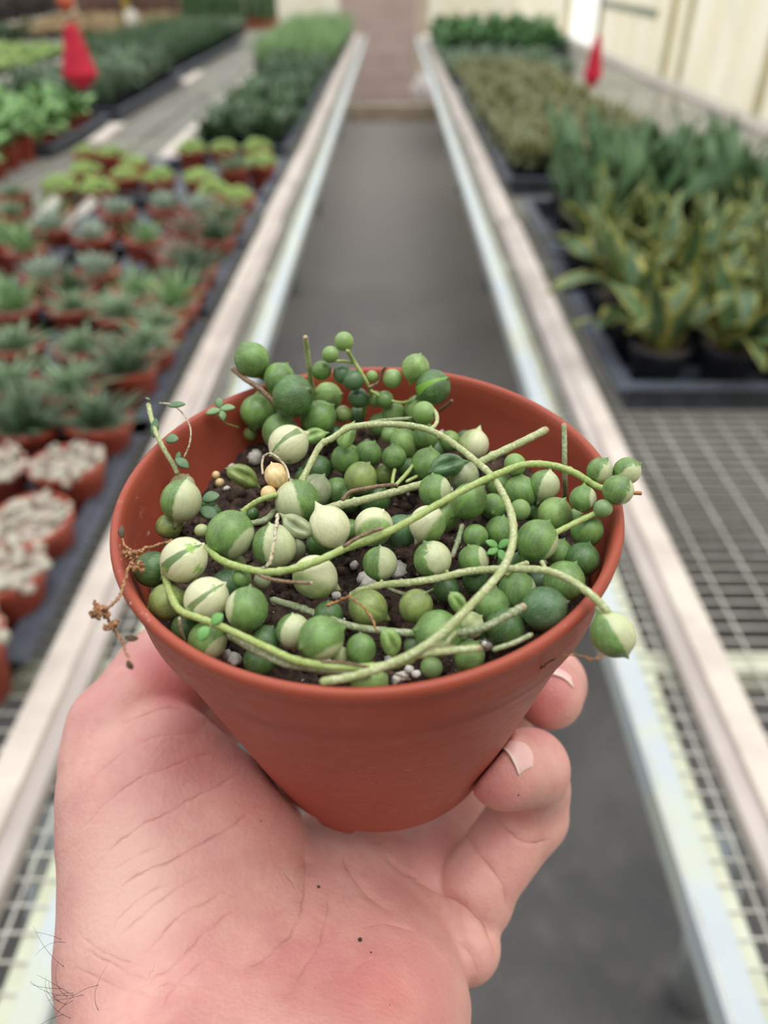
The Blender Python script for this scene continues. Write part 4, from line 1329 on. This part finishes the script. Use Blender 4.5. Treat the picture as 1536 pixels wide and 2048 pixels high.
# potted succulents of the left bench, in rows counted from the near end
KM = {'haw': (L_HAW,), 'haw2': (L_HAW2,), 'aloe': (L_ALOE,), 'blue': (L_BLUE,), 'red': (L_RED,), 'lime': (L_LIME,), 'peb': (L_PEB, L_PEB2)}
KT = {'haw': 'dark spiky rosette', 'haw2': 'grey-green spreading rosette', 'aloe': 'bright green spiky rosette', 'blue': 'blue-grey rosette', 'red': 'reddish brown rosette', 'lime': 'lime green mounded stonecrop', 'peb': 'pale pebble-like succulent'}
PR, PH = .056, .088
b = MB(); b.lathe(pot_prof(PR, PH), 30); POTME = b.mesh('pot', [M_BGPOT])
b = MB(); v, f = sphere_grid(14, 8)
b.add(np.array([(PR * .92 * math.cos(k * PI / 14), PR * .92 * math.sin(k * PI / 14), PH * .88) for k in range(28)] + [(0, 0, PH * .92)]), [(k, (k + 1) % 28, 28) for k in range(28)])
r_ = np.random.default_rng(3)
for k in range(60):
    a, q = r_.uniform(0, 6.28), math.sqrt(r_.uniform()) * PR * .85
    b.ell((q * math.cos(a), q * math.sin(a), PH * .9), np.diag(r_.uniform(.002, .005, 3)), 6, 4)
GRME = b.mesh('grit', [M_GRIT])
FOL = {k: [foliage(k, PR, 50 + 7 * i + j).mesh('foliage', list(KM[k])) for j in range(3)] for i, k in enumerate(KM)}
SPOTS = [('peb',146,930),('peb',12,935),('peb',95,1040),('peb',-34,1045),('peb',35,1150),('peb',-22,1285),('haw',60,850),('haw',215,845),
 ('haw2',165,765),('haw2',28,770),('haw',318,738),('haw2',372,690),('haw2',33,690),('haw2',245,690),('haw2',388,646),('aloe',25,612),('haw2',165,612),('haw2',262,625),
 ('aloe',404,606),('aloe',300,583),('haw',436,570),('blue',87,555),('red',367,515),('haw',452,530),('blue',195,545),('blue',187,475),('aloe',287,483),('haw',478,470),
 ('aloe',12,480),('blue',100,455),('red',390,462),('blue',430,425),('blue',333,417),('blue',233,425),('haw2',20,430),('aloe',110,425),('aloe',50,500),
 ('lime',120,375),('lime',196,383),('lime',320,360),('lime',450,388),('lime',525,392),('lime',400,358),('lime',250,352),('lime',175,306),('lime',225,312),('lime',268,330),
 ('lime',172,345),('lime',383,302),('lime',446,300),('lime',516,300),('lime',556,331),('haw2',490,335),('haw2',30,390),('haw2',480,430),('haw',140,580)]
def pxof(p):
    q = (np.asarray(p) - CAM) @ M3
    return 768 + F * q[0] / q[2], 1024 + F * q[1] / q[2]
PP = np.array([on_z(x, y, TOP + PH)[:2] for k, x, y in SPOTS])
for it in range(80):                                      # pots stand clear of each other
    for i in range(len(PP)):
        for j in range(i):
            v = PP[i] - PP[j]; l = np.linalg.norm(v)
            if l < .114:
                v = v / max(l, 1e-6) * (.114 - l) / 2; PP[i] += v; PP[j] -= v
    PP[:, 0] = np.minimum(PP[:, 0], -.48)
rank = {}
for i in np.argsort(PP[:, 1]):
    k = SPOTS[i][0]; x, y = PP[i]
    n_ = rank.get(k, 0); rank[k] = n_ + 1
    t = empty('potted_succulent', (x, y, TOP + .004))
    t.rotation_euler = (rng.normal(0, .03), rng.normal(0, .03), rng.uniform(0, 6.28))
    tag(t, '%s in terracotta pot, %s nearest of its kind on the left bench' % (KT[k], ORD[n_]) if n_ else '%s in terracotta pot, nearest of its kind on the left bench' % KT[k],
        'potted plant', 'potted succulents on the left bench')
    link('pot', POTME, t); link('grit', GRME, t)
    fo = link('foliage', FOL[k][rng.integers(3)], t, (0, 0, PH * .9))
    s_ = rng.uniform(.85, 1.15) * (1.12 if k in ('haw2', 'haw') and y < 1.3 else 1) * (.8 if k == 'lime' else 1)
    fo.scale = (s_ * 1.12, s_ * 1.12, s_ * rng.uniform(.9, 1.1) * (.72 if k in ('haw', 'haw2') else 1))

def tray(x0, x1, y0, y1, label, group, h=.05, mat=M_TRAY, z=TOP):
    b = MB()
    w, lip = .004, .030
    b.box((x0, y0, z + .0005), (x1, y1, z + .003))
    for q in (((x0, y0), (x1, y0 + w)), ((x0, y1 - w), (x1, y1)), ((x0, y0 + w), (x0 + w, y1 - w)), ((x1 - w, y0 + w), (x1, y1 - w))):
        b.box((q[0][0], q[0][1], z + .003), (q[1][0], q[1][1], z + h))
    b.box((x0 - lip, y0 - lip, z + h), (x1 + lip, y0 + w, z + h + .003)); b.box((x0 - lip, y1 - w, z + h), (x1 + lip, y1 + lip, z + h + .003))
    b.box((x0 - lip, y0 + w, z + h), (x0 + w, y1 - w, z + h + .003)); b.box((x1 - w, y0 + w, z + h), (x1 + lip, y1 - w, z + h + .003))
    o = b.build('plant_tray', mat, smooth=False)
    tag(o, label, 'tray', group)
    return o
ti = 0
for y0, y1 in ((.645, 1.155), (1.165, 1.68), (1.69, 2.2), (2.21, 2.745), (2.755, 3.37)):
    for ci, (x0, x1) in enumerate(((-.65, -.446), (-.890, -.714), (-1.115, -.954))):
        if y1 < 1.3 and ci == 2: continue
        tray(x0, x1, y0, y1, 'black plastic tray of terracotta pots, %s from the near end, %s from the aisle rail' % (ORD[ti], ORD[ci]), 'trays on the left bench', .042)
    ti += 1

def block(name, label, cat, group, fol, mats, xs, ys, potR=.05, potH=.06, potm=None, jit=.012, scale=(.85, 1.2), seed=1, keep=1.0, z=TOP, merged=True):
    """rows of small tray plants far away, each plant an object of its own"""
    r = np.random.default_rng(seed)
    mes = []
    for j in range(4):
        b = MB()
        f_ = foliage(fol, potR, seed * 31 + j)
        for i in range(len(f_.v)): f_.v[i] = f_.v[i] + np.array([0, 0, potH * .9])
        b.lathe(pot_prof(potR, potH), 16, len(mats))
        off = b.n
        b.v += f_.v; b.a += f_.a; b.n += f_.n
        b.f += [tuple(i + off for i in q) for q in f_.f]; b.mi += f_.mi
        mes.append(b.mesh(name, list(mats) + [potm or M_BLACK]))
    n = 0
    for y in ys:
        for x in xs:
            if r.uniform() > keep: continue
            o = link(name, mes[r.integers(4)], None, (x + r.normal(0, jit * .5), y + r.normal(0, jit * .5), z + .004))
            o.rotation_euler = (0, 0, r.uniform(0, 6.28))
            s_ = r.uniform(*scale); o.scale = (1, 1, s_)
            tag(o, label, cat, group); n += 1
    return n
def frange(a, b_, n): return list(np.linspace(a, b_, n))
cnt = {}
cnt['dark'] = block('foliage_plant', 'dark glossy green plant in a black tray behind the lime stonecrops', 'plant', 'dark green tray plants on the left bench', 'tuft', [L_DK], frange(-.50, -.78, 4), frange(3.62, 6.4, 20), scale=(.9, 1.25), seed=2)
tray(-.84, -.45, 3.53, 4.95, 'nearer black tray under the dark glossy plants on the left bench', 'trays on the left bench', .06)
tray(-.84, -.45, 4.98, 6.47, 'farther black tray under the dark glossy plants on the left bench', 'trays on the left bench', .06)
cnt['grass'] = block('grass_plant', 'pale green grassy plant near the far end of the left bench', 'plant', 'grassy plants at the far end of the left bench', 'grass', [L_GRASS], frange(-.48, -.98, 5), frange(6.65, 10.0, 22), scale=(1.0, 1.4), seed=3)
# left second bench
cnt['leafy'] = block('leafy_plant', 'bright green leafy plant in terracotta pot, near end of the second bench', 'plant', 'bright leafy plants on the second bench', 'leafy', [L_MID], frange(-1.55, -2.28, 7), frange(2.75, 4.3, 11), potm=M_BGPOT, potH=.08, scale=(.85, 1.2), seed=4)
cnt['olive'] = block('tufted_plant', 'olive green tufted plant between bright leafy and dark upright plants', 'plant', 'olive green plants on the second bench', 'tuft', [L_GREY], frange(-1.52, -2.05, 4), frange(4.6, 5.9, 8), scale=(1.2, 1.5), seed=5)
cnt['upright'] = block('upright_plant', 'dark green upright grassy plant on the second bench', 'plant', 'dark upright plants on the second bench', 'grass', [L_DK], frange(-1.62, -2.28, 7), frange(6.3, 9.0, 17), scale=(1.15, 1.45), seed=6)
cnt['uprfar'] = block('upright_plant', 'dusty green plant behind the dark upright plants on the second bench', 'plant', 'dusty green plants on the second bench', 'tuft', [L_GREY], frange(-1.70, -2.28, 6), frange(9.25, 10.3, 6), scale=(.9, 1.2), seed=7)
tray(-2.15, -1.44, 4.5, 6.0, 'black tray of olive green tufted plants on the second bench', 'trays on the second bench', .06)
tray(-2.36, -1.52, 6.2, 9.1, 'long black tray of dark upright plants on the second bench', 'trays on the second bench', .06)
tray(-2.36, -1.47, 3.6, 4.38, 'black tray under the farther bright leafy plants on the second bench', 'trays on the second bench', .05)
cnt['cactus'] = block('columnar_cactus', 'dark green columnar cactus in a red pot at the far end', 'cactus', 'columnar cacti in red pots', 'cactus', [L_DK], frange(-1.5, -2.5, 8), frange(11.0, 11.9, 5), potm=M_BGPOT, potH=.09, scale=(1.0, 1.3), seed=8)
# third and fourth benches
cnt['limeL'] = block('lime_seedling', 'low lime green plant in the trays of the third bench', 'plant', 'lime green plants on the third bench', 'low', [L_LIME], frange(-2.86, -4.2, 12), frange(6.2, 8.4, 17), potH=.04, seed=9, jit=.03)
cnt['dkL'] = block('foliage_plant', 'dark green bushy plant behind the lime trays, at the far left edge', 'plant', 'dark green plants on the third bench', 'leafy', [L_DK], frange(-3.9, -4.45, 4), frange(8.8, 9.7, 5), seed=10)
cnt['tan'] = block('dry_plant', 'tan dried-looking plant on the third bench behind the lime trays', 'plant', 'tan plants on the third bench', 'tuft', [L_TAN], frange(-2.9, -4.3, 9), frange(9.6, 12.4, 12), seed=11, scale=(.6, .9))
cnt['bur'] = block('burgundy_plant', 'dark burgundy-leaved plant on the farthest left bench', 'plant', 'burgundy plants on the farthest bench', 'leafy', [L_BUR], frange(-5.2, -6.7, 9), frange(8.6, 14.6, 24), seed=12, scale=(1.6, 2.2))
# right bench
cnt['var'] = block('variegated_plant', 'small yellow-edged plant behind the snake plants on the right bench', 'plant', 'yellow-edged plants on the right bench', 'tuft', [L_VAR], frange(.49, .97, 5), frange(3.05, 5.9, 22), scale=(.9, 1.25), seed=13)
cnt['varg'] = block('foliage_plant', 'low green plant between the yellow-edged plants and the dark hedge-like block', 'plant', 'low green plants on the right bench', 'tuft', [L_GREY], frange(.46, 1.2, 6), frange(6.0, 7.2, 8), scale=(.7, .9), seed=14)
cnt['hedge'] = block('bushy_plant', 'dense deep green bushy plant at the far end of the right bench', 'plant', 'deep green block at the far end', 'leafy', [leaf_mat('leaf_hedge', rgb(48, 96, 40), rgb(72, 122, 54))], frange(.47, 1.42, 8), frange(7.5, 9.3, 13), potH=.09, scale=(1.15, 1.35), seed=15)
tray(.44, 1.03, 2.96, 6.0, 'long black tray of yellow-edged plants behind the snake plants', 'trays on the right bench', .06)
tray(.42, 1.49, 7.42, 9.4, 'black tray of deep green bushy plants at the far end of the right bench', 'trays on the right bench', .10)

# snake plants
b = MB(); b.lathe(pot_prof(.058, .095), 28); BLKME = b.mesh('pot', [M_BLACK])
b = MB(); b.lathe([(.0001, .086), (.053, .084)], 24); CMPME = b.mesh('compost', [M_MIX])
def snake_leaves(seed, tall):
    r = np.random.default_rng(seed); out = []
    for k in range(8 if not tall else 6):
        az = k * 2.4 + r.normal(0, .3); el = r.uniform(.75, 1.4) if not tall else r.uniform(1.0, 1.45)
        d = dirv(az, el); bb = MB()
        L = (r.uniform(.13, .22) if not tall else r.uniform(.19, .29)); w = r.uniform(.024, .034) if not tall else r.uniform(.040, .056)
        bb.blade(np.array([math.cos(az), math.sin(az), 0]) * .014, d, ZZ - d * (d @ ZZ), L, w, (r.uniform(.5, 1.7) if el < 1.1 else r.uniform(-.1, .6)) if not tall else r.uniform(-.2, .5), .09, 9, 0, 'lance', .28, r.normal(0, .5), .16)
        out.append(bb.mesh('leaf', [L_SN2 if tall else L_SN]))
    return out
SN = [snake_leaves(100 + i, False) for i in range(5)]
SNT = [snake_leaves(200 + i, True) for i in range(5)]
def snake(x, y, label, tall, i):
    t = empty('snake_plant', (x, y, TOP + .004)); t.rotation_euler = (0, 0, rng.uniform(0, 6.28))
    tag(t, label, 'potted plant', 'snake plants on the right bench')
    link('pot', BLKME, t); link('compost', CMPME, t)
    for me_ in (SNT if tall else SN)[i % 5]:
        link('leaf', me_, t, (0, 0, .085))
srow = 0
for ri, y in enumerate(frange(1.40, 1.98, 5)):
    n_ = 0
    for ci, x in enumerate(frange(.52, 1.20, 6)):
        px = pxof((x, y, TOP + .1))[0]
        if px > 1640 or (y > 1.9 and x > 1.15): continue
        snake(x + rng.normal(0, .006), y + rng.normal(0, .006), 'yellow-edged snake plant in black pot, %s from the aisle, %s row back' % (ORD[ci], ORD[ri]), False, ri * 3 + ci)
    tray
for ri, y in enumerate(frange(2.16, 2.56, 3)):
    for ci, x in enumerate(frange(.56, .96, 4)):
        snake(x + rng.normal(0, .006), y + rng.normal(0, .006), 'tall dark green snake plant, %s from the aisle, %s row behind the yellow-edged ones' % (ORD[ci], ORD[ri]), True, ri * 3 + ci)
tray(.45, .85, 1.315, 1.80, 'near black tray of snake plants beside the aisle rail', 'trays on the right bench', .055)
tray(.88, 1.30, 1.315, 1.80, 'near black tray of snake plants at the right edge of view', 'trays on the right bench', .055)
tray(.45, .85, 1.83, 2.06, 'second black tray of snake plants from the near end, beside the aisle rail', 'trays on the right bench', .055)
tray(.88, 1.30, 1.83, 2.06, 'second black tray of snake plants from the near end, away from the rail', 'trays on the right bench', .055)
tray(.46, 1.06, 2.09, 2.66, 'black tray under the tall dark green snake plants', 'trays on the right bench', .055)

# red hanging markers
def flag(px0, py0, px1, py1, yd, wpx, ball, label, turn):
    top = on_y(px0, py0, yd); bot = on_y(px1, py1, yd)
    s_ = np.linalg.norm((top - CAM)) / F * .985
    L = top[2] - bot[2]; w = wpx * s_ / 2
    t = empty('red_marker', (bot[0], bot[1], bot[2])); tag(t, label, 'marker flag', 'red hanging markers')
    b = MB()
    prof = [(0, 0), (.55, .11), (1.0, .25), (.80, .45), (.56, .72), (.36, .95), (.2, 1.0)]
    v = []; f = []
    for j, (r, h) in enumerate(prof):
        for k in range(8):
            a = turn + k * PI / 4; q = 1 if k % 2 == 0 else .72
            v.append((max(r, .02) * w * q * math.cos(a), max(r, .02) * w * q * math.sin(a) * .6, h * L))
    for j in range(len(prof) - 1):
        for k in range(8):
            p = j * 8 + k; q = j * 8 + (k + 1) % 8
            f.append((p, q, q + 8, p + 8))
    f += [tuple(range(7, -1, -1)), tuple(range(len(v) - 8, len(v)))]
    b.add(v, f); b.build('cloth', simple('red_cloth', rgb(214, 30, 66), rgb(196, 20, 54), 20, .6), t, False)
    b = MB(); b.tube([(0, 0, L * .98), (0, 0, L + 1.15)], .0025, 8); b.build('wire', M_PIPE, t)
    if ball:
        b = MB(); b.ell((0, 0, L * 1.30), np.diag([w * .42, w * .42, w * .55]), 14, 9); b.build('float', simple('orange_float', rgb(206, 96, 66), rgb(190, 80, 54), 20, .5), t)
flag(170, 46, 167, 182, 3.2, 60, True, 'red cloth marker with an orange float hanging over the left benches', .3)
flag(1187, 70, 1182, 178, 3.6, 40, False, 'red cloth marker hanging over the right bench by the bright gap', .5)
# overhead irrigation pipes the markers hang from
for x in (on_y(170, 46, 3.2)[0], on_y(1185, 70, 3.6)[0]):
    b = MB(); b.tube([(x, -2.4, 2.46), (x, 15.6, 2.46)], .014, 12)
    o = b.build('trim_pipe', M_PIPE); structure(o)

# plant labels and odds and ends
M_TAG = simple('white_tag', rgb(232, 228, 220), rgb(222, 216, 206), 20, .5)
def stake(px, py, z, h, w, label, tilt=.2):
    p = on_z(px, py, z)
    t = MB(); t.box((-w / 2, -.001, 0), (w / 2, .001, h)); t.box((-w / 4, -.001, -.06), (w / 4, .001, 0))
    o = t.build('plant_label', M_TAG, smooth=False, loc=p); o.rotation_euler = (-.5, tilt, 0)
    tag(o, label, 'plant label')
stake(160, 425, TOP + .12, .055, .026, 'larger white plastic label among the grey-blue rosettes', .95)
stake(85, 425, TOP + .12, .06, .022, 'smaller white plastic label at the left of the grey-blue rosettes', .9)
def board(pts, z, w, label, h=.022):
    b = MB(); b.sweep_box([on_z(x, y, z) for x, y in pts], w, h)
    tag(b.build('wooden_slat', M_WOOD, smooth=False), label, 'slat')
board([(188, 282), (236, 246)], TOP + .022, .07, 'short white slat on the near edge of the second bench')
board([(362, 166), (402, 142)], TOP + .022, .07, 'short white slat farther along the edge of the second bench')
def disc_label(px, py, y, r, h, label):
    p = on_y(px, py, y)
    b = MB()
    M = np.array([[r, 0, 0], [0, .004, 0], [0, 0, r]])
    b.ell((0, 0, 0), M, 18, 10); b.box((-.006, -.004, -h), (.006, .004, -r * .9))
    tag(b.build('round_label', M_TAG, loc=p), label, 'plant label')
disc_label(620, 78, 8.2, .055, .36, 'round white label on a stake among the grassy plants')
disc_label(262, 34, 9.3, .07, .5, 'round white label on a stake in front of the brown crates')
# brown crates with a pink flower and a yellow post at the far left
M_CRATE = simple('brown_crate', rgb(108, 76, 64), rgb(88, 62, 54), 6, .8)
for k, (x0, x1) in enumerate(((-4.4, -3.62), (-3.56, -2.95))):
    b = MB()
    for j in range(4):
        b.box((x0, 12.75, TOP + .002 + j * .13), (x1, 12.77, TOP + .115 + j * .13)); b.box((x0, 13.13, TOP + .002 + j * .13), (x1, 13.15, TOP + .115 + j * .13))
        b.box((x0, 12.77, TOP + .002 + j * .13), (x0 + .02, 13.13, TOP + .115 + j * .13)); b.box((x1 - .02, 12.77, TOP + .002 + j * .13), (x1, 13.13, TOP + .115 + j * .13))
    for xx in (x0 + .05, x1 - .05):
        b.box((xx - .025, 12.73, TOP + .002), (xx + .025, 12.75, TOP + .52))
    tag(b.build('slatted_crate', M_CRATE, smooth=False), ('left' if k == 0 else 'right') + ' brown slatted crate standing at the far end of the third bench', 'crate', 'brown crates')
b = MB(); p = on_y(253, 20, 12.4); b.tube([(p[0], 12.4, 0), (p[0], 12.4, 2.4)], .05, 12)
tag(b.build('yellow_post', simple('yellow_paint', rgb(178, 152, 64), rgb(160, 136, 58), 6, .6)), 'dull yellow roof post in front of the brown crates', 'post')
t = empty('flowering_plant', (on_y(333, 18, 12.55)[0], 12.55, TOP + .004)); tag(t, 'small pot plant with a bright pink flower by the brown crates', 'potted plant')
link('pot', POTME, t)
b = foliage('low', .05, 77); b.build('foliage', L_MID, t, loc=(0, 0, .08))
b = MB(); b.tube([(0, 0, .09), (.01, 0, .30)], .004, 6)
for k in range(9):
    d = dirv(k * .7, .5); b.blade((.01, 0, .30), d, ZZ, .07, .03, .3, .1, 4, 1, 'oval', .1)
b.build('flower', [L_MID, simple('pink_petal', rgb(232, 62, 118), rgb(240, 92, 140), 30)], t)

# ------------------------------------------------------------------ light
w = bpy.data.worlds.new('sky'); S.world = w; w.use_nodes = True
nt = w.node_tree; nt.nodes.clear()
out = nt.nodes.new('ShaderNodeOutputWorld'); bg = nt.nodes.new('ShaderNodeBackground')
tc = nt.nodes.new('ShaderNodeTexCoord'); sp = nt.nodes.new('ShaderNodeSeparateXYZ'); mr = nt.nodes.new('ShaderNodeMapRange')
nt.links.new(tc.outputs['Generated'], sp.inputs[0]); nt.links.new(sp.outputs[2], mr.inputs[0])
mr.inputs[1].default_value = -.1; mr.inputs[2].default_value = .9; mr.inputs[3].default_value = .45; mr.inputs[4].default_value = 1.95
bg.inputs[0].default_value = (.985, .995, 1.0, 1)
nt.links.new(mr.outputs[0], bg.inputs[1]); nt.links.new(bg.outputs[0], out.inputs[0])
sd = bpy.data.lights.new('sun', 'SUN'); sd.energy = 1.1; sd.angle = math.radians(40); sd.color = (1, .99, .97)
so = bpy.data.objects.new('sun', sd); C.objects.link(so)
so.rotation_euler = Vector((.22, -.10, 1)).to_track_quat('Z', 'Y').to_euler()
S.view_settings.view_transform = 'Standard'
S.view_settings.look = 'None'
S.view_settings.gamma = 1
S.view_settings.exposure = 0.0
S.view_settings.use_curve_mapping = False
